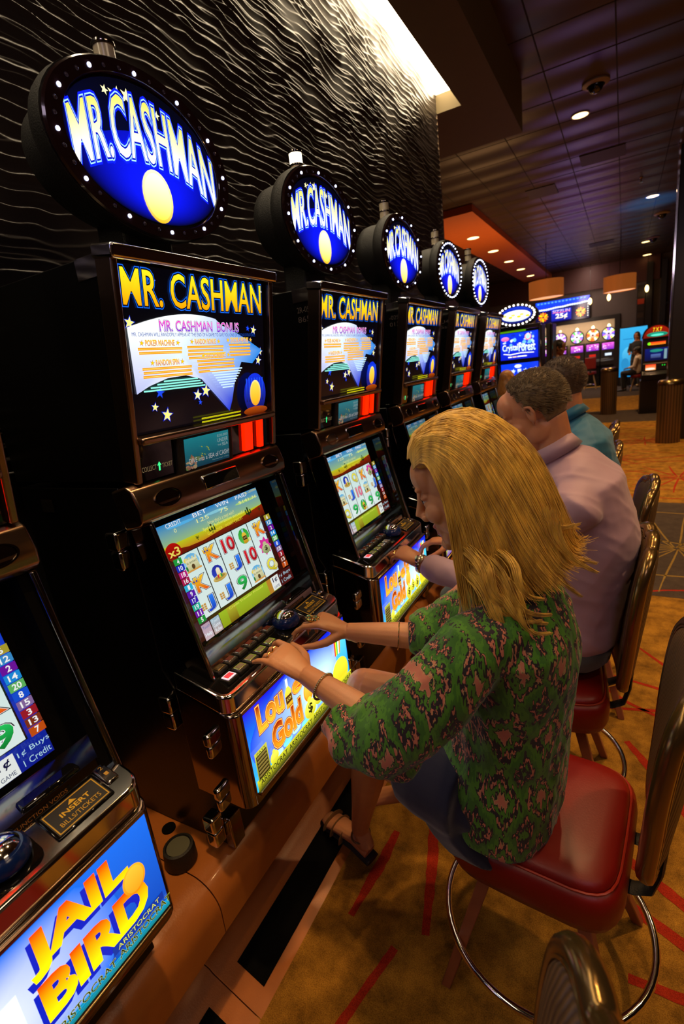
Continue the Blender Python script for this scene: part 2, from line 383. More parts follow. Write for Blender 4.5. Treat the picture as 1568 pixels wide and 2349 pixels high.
M['ceil'] = ceil_mat(); M['groove'] = mat('ceiling_groove', (0.016, 0.010, 0.007), 0.8, var=0)
M['vent'] = mat('ceiling_vent', (0.035, 0.02, 0.013), 0.6)
c = MB(); c.box(XL, XR, Y0, Y1, CZ, CZ+.1); c.mi = 1
x = -4.4
while x < 5.9: c.box(x-.006, x+.006, Y0, 21.4, CZ-.002, CZ+.01); x += .61
y = -.9
while y < 21.2: c.box(XL+.1, XR, y-.006, y+.006, CZ-.002, CZ+.01); y += .70
c.mi = 2
for (a, b2, d, e) in ((-.62, -.05, 8.9, 9.4), (-1.5, -1.05, 9.9, 10.5), (-.9, -.3, 16.5, 17.1)): c.box(a, b2, d, e, CZ-.012, CZ)
struct(c.build('ceiling', [M['ceil'], M['groove'], M['vent']]))
# lowered soffit beside the wave wall
sf = MB(); sf.box(-1.28, -.94, Y0, 6.1, 3.76, CZ); sf.box(-4.5, -1.28, 5.08, 6.1, 3.76, CZ); sf.box(-4.5, -1.5, Y0, 5.08, 3.9, CZ)
struct(sf.build('trim_1', M['soffit']))
cv = MB(); cv.box(-1.497, -1.285, Y0, 5.075, 3.90, 3.93)
o = cv.build('cove_light', M['cove']); tag(o, 'long glowing cove light strip above the dark wave wall', 'light')
# wave wall: real relief
def wave_wall():
    ny, nz = 620, 800; ya, yb, za, zb = -1.6, 5.09, 1.5, 3.9
    Yg, Zg = np.meshgrid(np.linspace(ya, yb, ny), np.linspace(za, zb, nz), indexing='ij')
    rs = np.random.default_rng(5)
    def sn(fy, fz, k=5):
        a = np.zeros_like(Yg)
        for _ in range(k):
            a += np.sin(2*PI*(Yg*fy*rs.uniform(.6, 1.4)+Zg*fz*rs.uniform(-1.4, 1.4))+rs.uniform(0, 6.28))
        return a/k
    lam = .046
    wz = Zg+.028*sn(1.6, .8)+.012*sn(3.6, 2.2)+.0045*sn(8, 5)
    wz2 = Zg+.030*sn(1.4, .9)+.013*sn(3.3, 2.5)
    def saw(p):
        u = p-np.floor(p); return np.where(u < .86, (u/.86)**1.6, (1-u)/.14)
    amp = .55+.45*np.clip(sn(1.1, 2.6)*1.8+.3, -1, 1)
    amp2 = .5+.5*np.clip(sn(1.3, 3.1)*1.8, -1, 1)
    hgt = .0075*amp*saw(wz/lam)+.0055*amp2*saw(wz2/(lam*.72)+.3)
    X = -1.5+hgt
    v = np.stack([X, Yg, Zg], -1).reshape(-1, 3)
    i = np.arange(ny-1)[:, None]*nz+np.arange(nz-1)[None, :]
    f = np.stack([i, i+nz, i+nz+1, i+1], -1).reshape(-1, 4)
    me = bpy.data.meshes.new('wall_left'); me.vertices.add(len(v)); me.vertices.foreach_set('co', v.ravel().astype(np.float32))
    me.loops.add(len(f)*4); me.loops.foreach_set('vertex_index', f.ravel()); me.polygons.add(len(f)); me.polygons.foreach_set('loop_start', np.arange(len(f))*4)
    me.update(calc_edges=True); me.validate(); me.polygons.foreach_set('use_smooth', [True]*len(f))
    me.materials.append(mat('carved_wave_panel', (0.034, 0.025, 0.021), 0.34, var=0.1, spec=0.5))
    o = bpy.data.objects.new('wall_left', me); C.objects.link(o); struct(o)
    b = MB(); b.box(-1.62, -1.501, -2.4, 5.09, 0, 3.9); b.mi = 1; b.box(-1.62, -1.496, 5.09, 5.105, 0, 3.76)
    struct(b.build('wall_left_core', [M['blackmatte'], M['copper']]))
wave_wall()
# far wall, fascia and orange soffit
fw = MB(); fw.box(-4.6, 6, 22.6, 22.7, 0, CZ); fw.box(-4.6, -3.35, 21.4, 22.6, 0, 2.95); fw.box(-.30, 6, 21.4, 22.6, 0, CZ); fw.box(-4.6, -.30, 21.4, 22.6, 2.48, CZ)
struct(fw.build('wall_back', M['far']))
bd = MB(); bd.box(-4.6, 1.0, 21.25, 21.4, 3.42, CZ); struct(bd.build('trim_2', M['redband']))
fr = MB(); fr.box(-4.6, -.13, 21.33, 21.42, 2.36, 2.5); fr.box(-.3, -.13, 21.33, 21.42, 0, 2.36); struct(fr.build('trim_3', M['dark']))
osf = MB(); osf.box(-3.31, -2.36, 9.8, 21.3, 4.08, CZ); struct(osf.build('trim_4', M['orange']))
wl = MB(); wl.box(-4.7, -4.6, Y0, Y1, 0, CZ); struct(wl.build('wall_side', M['wallbrown']))
wr = MB(); wr.box(XR, XR+.1, Y0, Y1, 0, CZ); struct(wr.build('wall_right', M['wallbrown']))
wf = MB(); wf.box(XL, XR, Y0-.1, Y0, 0, CZ); struct(wf.build('wall_front', M['wallbrown']))
# dark framed bay of the right back wall
pb = MB(); pb.box(.62, .80, 21.2, 21.4, 0, 4.0); pb.box(1.05, 1.2, 21.2, 21.4, 0, 4.0); pb.box(1.2, 3, 21.3, 21.4, 2.6, 2.66); struct(pb.build('trim_5', M['dark']))
cl = thing('column', 'dark column with a polished steel edge strip at the right of the aisle', 'column', (.86, 9.9, 0))
a = MB(); a.box(-.22, .25, -.25, .25, 0, CZ); a.build('shaft', M['dark'], cl, bevel=.01)
a = MB(); a.box(-.245, -.222, -.25, -.19, 0, CZ-.001); a.build('edge_strip', M['chrome'], cl)

# platform with rounded nose, recess and sloping footrest, in real panels with joints
def platform():
    prof = [(-1.49, 0), (-1.49, .458)]
    for i in range(9):
        a = PI/2*i/8; prof.append((-.965+.085*math.sin(a), .373+.085*math.cos(a)))
    prof += [(-.882, .30), (-.93, .26), (-1.04, .26), (-1.045, .10), (-.995, .086), (-.985, .075), (-.826, .0)]
    root = thing('platform', 'terracotta platform under the row of slot machines with rounded nose and sloping footrest', 'platform', (-1.2, 1.7, 0))
    cuts = [-2.2, -.98, .635, 2.25, 3.86, 4.85]
    for a0, a1 in zip(cuts[:-1], cuts[1:]):
        m = MB((-1.2, 1.7, 0)); m.prism(prof, a0+.0015, a1-.0015); o = m.build('platform_section', M['base'], root, smooth=True)
        l = math.hypot(.159, .075); ux, uz = -.159/l, .075/l; nx, nz = uz, -ux
        t = MB((-1.2, 1.7, 0))
        def q(s, n, y): return (-.826+ux*s+nx*n, y, 0+uz*s+nz*n)
        vs = [q(s, n, y) for n in (.0004, .003) for y in (a0+.06, a1-.06) for s in (.035, .135)]
        t.add(vs, [(0, 1, 3, 2), (4, 6, 7, 5), (0, 4, 5, 1), (2, 3, 7, 6), (0, 2, 6, 4), (1, 5, 7, 3)]); t.build('tread_pad', M['rubber'], o)
platform()
# ---------------------------------------------------------------- slot machines
TOP = Plane(-.873, 1.976, -.950, 1.50); SCR = Plane(-.950, 1.42, -.845, .98)
MO = (-1.15, 0, .458)            # machine root in absolute x, z; y is local
def mb(): return MB(MO)
YEL, ORG, RED_, BLU, NAVY, CYAN, WHT, BLK = 'ffe81a', 'ff9a00', 'e02010', '1030e0', '05065a', '35c8ee', 'ffffff', '000000'
def arc_warp(x, y, cx=0.0, k=1.2, k2=0.0):
    return (x, y - k*(x-cx)**2)
def cashman_topper_art():
    a = Art(); n = 48; A, B = .222, .137
    ring = [(A*math.cos(2*PI*i/n), B*math.sin(2*PI*i/n)) for i in range(n)]
    a.fan((0.0, -.09), ring, '0a18ff', '01020c')
    # dark night cap over the top half
    cap = [(A*.99*math.cos(t), B*.99*math.sin(t)) for t in [PI*.02+PI*.96*i/24 for i in range(25)]]
    low = [(.2-.4*i/12, -.012+.055*math.sin(PI*i/12)) for i in range(13)][::-1]
    a.poly(cap+low, '010208', col2='02062a')
    for sx, sy, r in ((-.105, .098, .010), (-.075, .093, .024), (-.048, .105, .016), (.012, .104, .008), (.035, .095, .010)):
        a.star(sx, sy, r, 'fff7b0')
    wp = lambda x, y: (x, y*(1.0-.7*abs(x)**1.2)+.010-1.35*x*x)
    a.text('MR.CASHMAN', -.208, -.022, .208, .100, 'fff24a', 'ffffff', outline=((.075, '0a1cff'), (.045, '9fd4ff'), (.028, '0010b0')), warp=wp, bold=.006)
    a.ell(.0, -.080, .046, .056, 'fff6c0', 'f0b010'); a.ell(0, -.080, .040, .049, 'fffad8', 'ffd840')
    return a
def top_glass_art():
    a = Art(); Wd, Ht = .49, .352      # origin at the lower left corner
    a.rect(0, 0, Wd, Ht, '020207')
    for (x, y, r, c) in ((.022, .238, .013, 'fff08a'), (.092, .325, .011, 'fff3a0'), (.443, .228, .012, 'fff08a'), (.418, .232, .007, '1a50ff'), (.470, .170, .011, 'fff08a'), (.460, .146, .013, 'fff08a'), (.085, .088, .013, '1846e8'), (.066, .057, .010, 'ffee80'), (.100, .035, .016, 'ffee80'), (.205, .072, .014, 'fff3a8'), (.235, .080, .016, 'fff08a'), (.212, .053, .007, '1846e8')):
        a.star(x, y, r, c, edge=('0a2ccc' if c != '1846e8' else '051a60'))
    # swept blue and white shape
    top = []; N = 22
    for i in range(N+1):
        t = i/N; top.append((.012+.463*t, .218+.048*math.sin(PI*min(1, t*.93+.07))-.028*t*t+(-.016*t if t > .6 else 0)))
    tip = top[-1]
    low = [(tip[0]-.045, tip[1]-.035), (.385, .150), (.352, .10), (.335, .045), (.322, .018), (.30, .045), (.27, .08), (.23, .108), (.17, .122), (.11, .119), (.055, .105), (.018, .090)]
    body = top+low
    a.lay(); b = len(a.v)
    for p in body: a.v.append((p[0], p[1], a.z))
    a.v.append((.15, .175, a.z)); ci = len(a.v)-1
    def colf(p):
        w = max(0, min(1, (p[0]-.20)/.22)); d = max(0, min(1, (.14-p[1])/.10)); r0 = (.95, .98, 1.0); r1 = rgb('2a86e0'); r2 = rgb('0a30d0')
        cc = tuple(r0[k]*(1-w)+r1[k]*w for k in range(3)); return tuple(cc[k]*(1-d)+r2[k]*d for k in range(3))
    nb = len(body)
    for i in range(nb):
        j = (i+1) % nb; a.f.append([ci, b+j, b+i]); a.c += [(.75, .88, 1.0), colf(body[j]), colf(body[i])]
    a.text('MR. CASHMAN', .010, .272, .478, .345, 'ffee20', 'ffa000', outline=((.06, '1464e8'), (.04, '000418')), bold=.012)
    a.text('™', .476, .327, .482, .331, 'ffffff')
    a.text('MR. CASHMAN  BONUS', .10, .222, .375, .245, 'ff30c0', '4010d0', outline=((.05, '14043c'), (.028, 'ffe8ff')), bold=.0)
    a.text('MR. CASHMAN WILL RANDOMLY APPEAR AT THE END OF A GAME TO GIVE YOU ONE OF 5 BONUS FEATURES.', .022, .211, .447, .219, '0a3c9a')
    def blk(title, x, y, w, lines, ww):
        a.text(title, x, y, x+w, y+.012, 'ff9a00', '8a20c0', outline=((.06, 'ffe040'),))
        a.star(x-.010, y+.006, .006, 'ffd000', edge='a060a0'); a.star(x+w+.010, y+.006, .006, 'ffd000', edge='a060a0')
        for i in range(lines):
            yy = y-.009-i*.0085; k = .5*(w*1.0-ww)+.002*(i % 2)
            a.rect(x+k, yy, x+w-k, yy+.0055, 'f09a10'); a.rect(x+k, yy+.0022, x+w-k, yy+.0032, 'fff080')
    blk('POKER MACHINE', .055, .191, .085, 2, .13); blk('RANDOM BONUS', .205, .193, .075, 4, .13); blk('CHOOSE A FEATURE', .335, .196, .075, 4, .09)
    blk('RANDOM SPIN', .075, .149, .07, 3, .15); blk('WATCH THE PRIZE', .235, .160, .075, 4, .14)
    for i in range(4): a.rect(.09-.02*i, .112-.006*i, .20+.008*i, .1155-.006*i, '8ff0e0')
    for i in range(8): a.rect(.245+.006*i, .128-.0065*i, .372-.006*i, .1315-.0065*i, 'c8e8ff')
    # lit blue stage drapes, a plain blank coin on it
    a.ell(.425, .055, .050, .058, '0830e0', '000214')
    for i in range(7): a.rect(.385+.012*i, .035, .389+.012*i, .10, '1c58ff', '02083a')
    a.ell(.425, .008, .055, .012, 'b04808', '501000')
    a.ell(.425, .058, .025, .036, 'ffe890', 'f09a00'); a.ell(.424, .059, .020, .030, 'ffdc50', 'ffb010')
    for i in range(2): a.rect(.20, .012-.009*i, .355, .0155-.009*i, 'e8e010')
    for i in range(2): a.rect(.20, .0132-.009*i, .355, .0142-.009*i, '202000')
    return a
def coralrect(a, x0, y0, x1, y1):
    a.rect(x0, y0, x1, y1, '1ab8c8', '06506c')
    rr = random.Random(4)
    for i in range(26):
        u, v = rr.uniform(.02, .38), rr.uniform(.02, .5)*(1-rr.random()*.4); a.ell(x0+u*(x1-x0), y0+v*(y1-y0), .006*rr.uniform(.5, 1.3), .005*rr.uniform(.5, 1.4), ('d89a78', 'b87a60', 'e0c090', '7a9a50')[i % 4], n=7)
    for i in range(9): a.ell(x0+rr.uniform(.3, .5)*(x1-x0), y0+rr.uniform(.35, .7)*(y1-y0), .0035, .0013, 'd8e850', n=6, rot=-.5)
    w = x1-x0; h = y1-y0
    a.text('$20,000', x0+.70*w, y0+.83*h, x0+.95*w, y0+.93*h, 'c8f0f0'); a.text('UNDER', x0+.70*w, y0+.66*h, x0+.95*w, y0+.79*h, 'd8f8f8')
    a.text('THE', x0+.70*w, y0+.54*h, x0+.78*w, y0+.59*h, 'd8f8f8'); a.text('SEA', x0+.80*w, y0+.52*h, x0+.95*w, y0+.62*h, 'd8f8f8')
    a.text('DIVE into a SEA of CASH!', x0+.05*w, y0+.20*h, x0+.96*w, y0+.36*h, 'ffffff'); a.text('Thursday 4 p.m. 10 p.m.', x0+.55*w, y0+.09*h, x0+.95*w, y0+.14*h, 'b0e0e0')
# reel symbols, each in a unit cell about 1 wide, 1 high
def sym(a, k, cx, cy, w, h, pink=False):
    T = lambda s, c1, c2, x0=-.36, x1=.36, y0=-.4, y1=.4: a.text(s, cx+x0*w, cy+y0*h, cx+x1*w, cy+y1*h, c1, c2, outline=((.07, '202020'), (.045, 'ffffff')), bold=.03)
    if k == 'K':
        T('K', 'ffd020', 'f05010', -.30, .42); a.poly([(cx-.42*w, cy+.12*h), (cx-.05*w, cy+.12*h), (cx+.02*w, cy+.42*h), (cx-.12*w, cy+.28*h), (cx-.24*w, cy+.46*h), (cx-.34*w, cy+.28*h), (cx-.47*w, cy+.40*h)], 'f8d850', col2='e09a10', fs=[(0, 1, 3, 5), (1, 2, 3), (3, 4, 5), (0, 5, 6)])
        a.ell(cx-.32*w, cy+.22*h, .05*w, .05*h, '2030b0', n=8); a.ell(cx-.16*w, cy+.22*h, .05*w, .05*h, '2030b0', n=8)
    elif k == '10': T('10', 'ff6a80' if pink else 'e81828', 'e86a90' if pink else 'a80818', -.42, .42)
    elif k == 'J':
        T('J', '2a86ff', '0838c8', -.12, .40)
        for i in range(2):
            for j in range(3): a.rect(cx+(-.44+.15*i)*w, cy+(-.18+.12*j)*h, cx+(-.31+.15*i)*w, cy+(-.08+.12*j)*h, 'e8c060', 'b06a20')
    elif k == '9': T('9', '20d060', '067a28', -.34, .34)
    elif k == 'Q':
        T('Q', 'f8f040', 'c8b810', -.38, .34); a.ell(cx+.30*w, cy-.12*h, .12*w, .18*h, 'e8e0a0', n=10)
    elif k == 'castle':
        a.ell(cx, cy+.05*h, .46*w, .44*h, '68b8e8', 'a8e0f8', n=14); a.ell(cx-.28*w, cy+.22*h, .13*w, .13*h, 'f8d850', n=10)
        a.poly([(cx-.36*w, cy-.34*h), (cx+.38*w, cy-.34*h), (cx+.34*w, cy+.22*h), (cx-.32*w, cy+.22*h)], 'f0ecc0', col2='c8c890')
        for i in range(4): a.rect(cx+(-.32+.19*i)*w, cy+.2*h, cx+(-.22+.19*i)*w, cy+.33*h, 'e0dca8')
        a.text('EL BANKO', cx-.30*w, cy+.0*h, cx+.32*w, cy+.10*h, '405020'); a.ell(cx, cy-.20*h, .10*w, .14*h, '584020', n=10)
        a.rect(cx-.44*w, cy-.42*h, cx+.44*w, cy-.33*h, 'e0a048'); a.ell(cx-.38*w, cy-.2*h, .06*w, .14*h, '208038', n=8)
    elif k == 'bottle':
        a.ell(cx, cy, .40*w, .46*h, '28a838', '58c850', n=12)
        a.rect(cx-.05*w, cy+.20*h, cx+.08*w, cy+.42*h, 'a8d0e8'); a.poly([(cx-.14*w, cy-.42*h), (cx+.18*w, cy-.42*h), (cx+.18*w, cy+.1*h), (cx+.08*w, cy+.22*h), (cx-.05*w, cy+.22*h), (cx-.14*w, cy+.1*h)], 'f8d040', col2='d09018')
        a.rect(cx-.13*w, cy-.22*h, cx+.17*w, cy+.0*h, '402008'); a.text('XXX', cx-.10*w, cy-.15*h, cx+.14*w, cy-.06*h, 'f0d870')
        a.rect(cx+.22*w, cy-.40*h, cx+.38*w, cy-.18*h, 'f8e088')
    elif k == 'hat':
        a.ell(cx-.05*w, cy+.1*h, .36*w, .38*h, '1428a0', '2048d0', n=12); a.ell(cx, cy-.24*h, .46*w, .18*h, 'e8d888', 'c09838', n=18); a.ell(cx, cy-.20*h, .34*w, .10*h, 'a88838', n=14)
        a.poly([(cx-.15*w, cy-.24*h), (cx+.15*w, cy-.24*h), (cx+.12*w, cy+.26*h), (cx, cy+.34*h), (cx-.12*w, cy+.26*h)], 'fff8e0', col2='e8d8a0')
        for i, cc in enumerate(('d02020', 'f0d020', '20a040')): a.rect(cx+(-.14+.10*i)*w, cy-.24*h, cx+(-.05+.10*i)*w, cy-.05*h, cc)
    elif k == 'bag':
        a.star(cx, cy+.05*h, .5*w, 'e030a0', n=8, k=.7); a.ell(cx, cy-.12*h, .32*w, .30*h, 'd0d8a0', '8a9858', n=16); a.ell(cx, cy+.22*h, .14*w, .10*h, 'c0c890', n=10)
        a.text('$', cx-.10*w, cy-.26*h, cx+.12*w, cy+.06*h, '202810', bold=.03)
def reel_screen(grid, head, mult=None, bot=('Touch', 'Help'), blue=False, pink=False):
    """4:3 video screen, 0.405 wide, 0.317 high, origin lower left"""
    a = Art(); Wd, Ht = .405, .317
    if blue:
        a.rect(0, 0, Wd, Ht, '1848e8', '0a1c90')
    else:
        a.rect(0, 0, Wd, Ht, '3a1008'); a.rect(0, .235, Wd, Ht, '2a8ad0', 'b8d830'); a.rect(0, .232, Wd, .262, 'c8d020', 'd07818')
        a.poly([(0, .228), (Wd, .228), (Wd, .262), (.30, .250), (.18, .236), (.08, .240), (0, .255)], '9a2808', col2='5a1404', fs=[(0, 1, 2, 3), (0, 3, 4), (0, 4, 5, 6)])
        for cx in (.175, .335, .115, .385):
            s = .012 if cx in (.175, .335) else .005
            a.rect(cx-s*.25, .245, cx+s*.25, .245+s*2.2, '16300c'); a.rect(cx-s, .250, cx+s, .250+s*.35, '16300c'); a.rect(cx-s, .25, cx-s*.65, .25+s*1.3, '16300c'); a.rect(cx+s*.65, .25, cx+s, .25+s*1.1, '16300c')
        for i, cc in enumerate(('58b8f0', '8ad0e0', 'a8d880')): a.ell(.08+.13*i, .303-.006*i, .05, .004, cc, n=12)
        for x, t, v in ((.03, 'CREDIT', '0'), (.125, 'BET', '125'), (.215, 'WIN', '75'), (.30, 'PAID', '$141.36')):
            if head:
                a.text(t, x, .3045, x+.052, .316, 'ffffff'); a.text(v, x+(.02 if len(v) == 1 else .006), .287, x+(.028 if len(v) == 1 else .022+.010*len(v)), .2975, 'f8f8a0')
        if head:
            a.text("MR. CASHMAN", .345, .309, .400, .316, 'f0e020')
            a.text("Now that's a reel win!!", .165, .270, .275, .281, 'e8e8a0'); a.text('System Authorization successful', .140, .257, .315, .2685, 'f8f860', bold=.01); a.text('GAME OVER    INSERT CREDIT', .150, .2445, .300, .253, 'f0e838')
    if mult:
        a.ell(.024, .243, .026, .024, 'c01008', '700404'); a.text(mult, .006, .232, .044, .254, 'f8e060', bold=.02)
    gx0, gx1, gy0, gy1 = .030, .372, .050, .228; n = 5; cw = (gx1-gx0)/n; chh = (gy1-gy0)/3
    a.rect(gx0-.002, gy0-.002, gx1+.002, gy1+.002, '101010')
    for i in range(n): a.rect(gx0+i*cw+.0015, gy0, gx0+(i+1)*cw-.0015, gy1, 'd8f4f0', 'e8f8f4')
    for i in range(n):
        for j in range(3):
            sym(a, grid[j][i], gx0+(i+.5)*cw, gy1-(j+.5)*chh, cw*.86, chh*.86, pink)
    cols = ['20a040', '1030c0', 'c01880', 'b01850', '30b8e0', '5a18b0', '3a20b8', '20b8a0', '7018b0', '109838']
    nl = ['4', '10', '18', '16', '1', '9', '17', '19', '11', '5']; nr = ['6', '12', '2', '14', '20', '8', '15', '3', '13', '7']; cr = ['b0a030', '3a90d0', '7010a0', '1890e0', '60b860', '1050d8', '8868a0', 'a01828', '803018', 'c85010']
    hh = (gy1-gy0)/10
    for i in range(10):
        y = gy1-(i+1)*hh
        a.rect(.002, y+.0008, .028, y+hh-.0008, cols[i]); a.text(nl[i], .009 if len(nl[i]) == 2 else .012, y+.003, .022 if len(nl[i]) == 2 else .019, y+hh-.003, 'ffffff', bold=.02)
        a.rect(.375, y+.0008, .403, y+hh-.0008, cr[i]); a.text(nr[i], .381 if len(nr[i]) == 2 else .385, y+.003, .397 if len(nr[i]) == 2 else .393, y+hh-.003, 'ffffff', bold=.02)
    if not blue: a.rect(.07, .004, .335, .047, 'a8c828', '98a818'); a.rect(.10, .004, .135, .047, 'c0c030', '806808'); a.rect(.28, .004, .30, .047, 'c08828'); a.text('Credit Transfer Printed', .11, .038, .26, .044, 'f0f060')
    a.rect(.300, .006, .338, .047, 'f0f4f0'); a.text('1¢', .308, .026, .330, .044, '101040', bold=.02); a.text('GAME', .306, .010, .332, .018, '203060')
    if not blue: a.rect(.339, .004, .405, .047, '4a0c0c')
    a.text('1¢ Buys', .343, .029, .400, .041, 'b8e0f0'); a.text('1 Credit', .347, .011, .396, .023, 'b8e0f0')
    a.rect(.002, .004, .032, .046, 'c0a0b8', 'd8c0c8'); a.text('Touch', .005, .033, .029, .041, '5878a8'); a.text('Help', .006, .010, .029, .022, 'f0f8ff', bold=.02)
    a.rect(.035, .004, .067, .046, 'a8c8d8', 'c8a8a0'); a.text('Touch', .038, .034, .064, .042, 'e8f8ff'); a.text('Game', .040, .021, .063, .031, 'f0f8ff', bold=.01); a.text('Rules', .040, .008, .063, .018, 'f0f8ff', bold=.01)
    return a
G1 = [['castle', 'K', '10', 'bottle', 'K'], ['K', 'hat', 'J', '10', 'bag'], ['J', 'J', '9', 'castle', 'Q']]
G2 = [['K', 'hat', 'Q', 'K', 'bag'], ['castle', 'J', '10', 'castle', 'J'], ['Q', '9', 'bottle', '9', '9']]
G3 = [['castle', 'K', 'J', 'K', 'Q'], ['K', 'bottle', 'bag', '10', 'K'], ['9', 'J', '9', 'Q', '9']]
def strip_text(a, W_, y0, h, back='1a1a06', fg='d8d848'):
    a.rect(0, 0, W_, y0+h+.006, 'c8c828', back)
    for i in range(4): a.text('ARISTOCRAT', .012+i*W_/4, y0, .004+(i+1)*W_/4, y0+h, '1a1a10' if fg == 'k' else fg, bold=.01)
    for i in range(3): a.rect(.01, .003+i*.004, W_*.92, .0045+i*.004, fg if fg != 'k' else '3a3a10')
def belly_gold():
    a = Art(); W_, H_ = .508, .228
    a.rect(0, 0, W_, H_, '0a10c8', '20b0e8'); a.fan((.36, .11), [(W_*(.5+.5*math.cos(t))+0, H_*(.5+.5*math.sin(t))) for t in [2*PI*i/24 for i in range(24)]], 'd0f8ff', '1048d8')
    for i in range(8): a.ell(.10+.045*i, .035+.006*(i % 3), .022, .012, '68d0f0' if i % 2 else 'a8e8f8', n=12)
    a.ell(.47, .13, .035, .085, '60d8f8', '2098d0'); a.ell(.45, .06, .05, .05, 'f8e838', 'd0b010')
    wo = ((.085, '7a0c04'), (.065, 'ffc060'), (.035, 'd83008'))
    a.text('Lou', .045, .142, .152, .216, '8a1000', 'ffb828', outline=wo, bold=.02); a.text("e's", .198, .146, .285, .200, 'a01400', 'ffc028', outline=wo, bold=.02)
    a.rect(.171, .185, .181, .214, 'd8f0f8'); a.poly([(.161, .128), (.191, .128), (.191, .175), (.181, .190), (.171, .190), (.161, .175)], 'ffe048', col2='c89010'); a.rect(.162, .142, .190, .165, '4a2808'); a.text('XXX', .165, .150, .187, .158, 'f0d860')
    a.text('Gold', .085, .054, .222, .126, '8a1000', 'ff9a18', outline=wo, bold=.02)
    a.ell(.265, .118, .025, .033, 'ffb830', 'f07808'); a.ell(.265, .118, .020, .028, 'ffc848', 'ff9818')
    for cx, cy, r in ((.262, .060, .030), (.310, .068, .024), (.360, .062, .028), (.078, .046, .018)):
        a.ell(cx, cy, r, r*.95, 'f4f058', 'b8b010'); a.ell(cx, cy+r, r*.35, r*.3, 'e0d840', n=10)
        if cx > .1: a.text('$', cx-r*.35, cy-r*.5, cx+r*.4, cy+r*.6, '202004', bold=.03)
    for i, cc in enumerate(('ff3020', 'ffd820', '28c048', 'ffffff', 'ff8a20')): a.poly([(.425+.006*i, .13), (.432+.006*i, .13), (.440+.009*i, .215), (.428+.009*i, .215)], cc)
    strip_text(a, W_, .014, .016, fg='k')
    a.rect(.006, .030, .056, .112, 'b8b840', '70701c'); a.rect(.010, .034, .052, .100, '302808', '181404')
    for i in range(6): a.rect(.012, .038+.0105*i, .050, .0385+.0105*i+.006, '8a7838', '5a4c20')
    a.text('PAYS', .014, .102, .048, .109, '302808')
    return a
def belly_jail():
    a = Art(); W_, H_ = .508, .228
    a.rect(0, 0, W_, H_, '1060d0', '0a3ca0'); a.fan((.10, .10), [(W_*.42*(1+1.25*math.cos(t))-.06, H_*(.5+.75*math.sin(t))) for t in [2*PI*i/28 for i in range(28)]], 'ffffff', '1464d4')
    a.v = [(min(W_, max(0, p[0])), min(H_, max(0, p[1])), p[2]) for p in a.v]
    def big(t, x0, y0, x1, y1):
        a.text(t, x0-.008, y0-.009, x1-.008, y1-.009, '0a1ca8', bold=.06); a.text(t, x0, y0, x1, y1, 'ff3a00', 'ffe808', bold=.05)
    big('JAIL', .268, .130, .452, .214); big('BIRD', .270, .046, .476, .122)
    a.ell(.456, .128, .024, .030, 'ffa820', 'd87808'); a.ell(.456, .128, .020, .026, 'ffb030', 'f89018')
    a.rect(.16, .03, .245, .15, 'e8f8f0', 'b8e0e0'); a.rect(.165, .03, .169, .145, 'a0b870'); a.ell(.08, .12, .06, .07, 'fff8d0', 'd8e8f0')
    a.rect(.385, .028, .50, .045, '0a2c88'); a.text('ARISTOCRAT', .395, .031, .49, .041, 'c8c830')
    a.rect(0, 0, W_, .018, '0a90c8', '087068')
    for i in range(4): a.text('ARISTOCRAT', .012+i*W_/4, .012, .004+(i+1)*W_/4, .026, '181808', outline=((.03, 'a8b028'),), bold=.0)
    for i in range(3): a.rect(.10, .004+i*.006, W_*.95, .0055+i*.006, '186878')
    return a
def belly_purple():
    a = Art(); W_, H_ = .508, .228
    a.rect(0, 0, W_, H_, '3010c0', '18067a'); a.text('AFRI', .03, .08, .45, .19, 'e0c8ff', '8030f0', outline=((.06, '10044a'),), bold=.03)
    strip_text(a, W_, .014, .016, back='14042a', fg='a868ff'); return a
ART = {}
def rounded(x0, x1, y0, y1, r, n=5):
    """plan outline with the two front corners rounded"""
    p = [(x0, y0), (x0, y1)]
    for i in range(n+1): t = PI/2*i/n; p.append((x1-r+r*math.sin(t), y1-r+r*math.cos(t)))
    for i in range(n+1): t = PI/2*i/n; p.append((x1-r+r*math.cos(t), y0+r-r*math.sin(t)))
    return p
def plan_prism(m, prof, zf0, zf1):
    """prism in plan whose bottom and top are functions of x"""
    n = len(prof); vs = [(x, y, zf0(x)) for x, y in prof]+[(x, y, zf1(x)) for x, y in prof]
    m.add(vs, [list(range(n)), list(range(2*n-1, n-1, -1))]+[(i, i+n, (i+1) % n+n, (i+1) % n) for i in range(n)])
def latch(root, x, z, h=.085, w=.032, y=-.268, mt='chrome'):
    m = mb(); m.box(x-w/2, x+w/2, y-.026, y+.016, z+.001, z+h/2); m.box(x-w/2+.002, x+w/2-.002, y-.024, y+.016, z-h/2, z+.0012)
    return m.build('side_latch', M[mt], root, bevel=.008, seg=3)
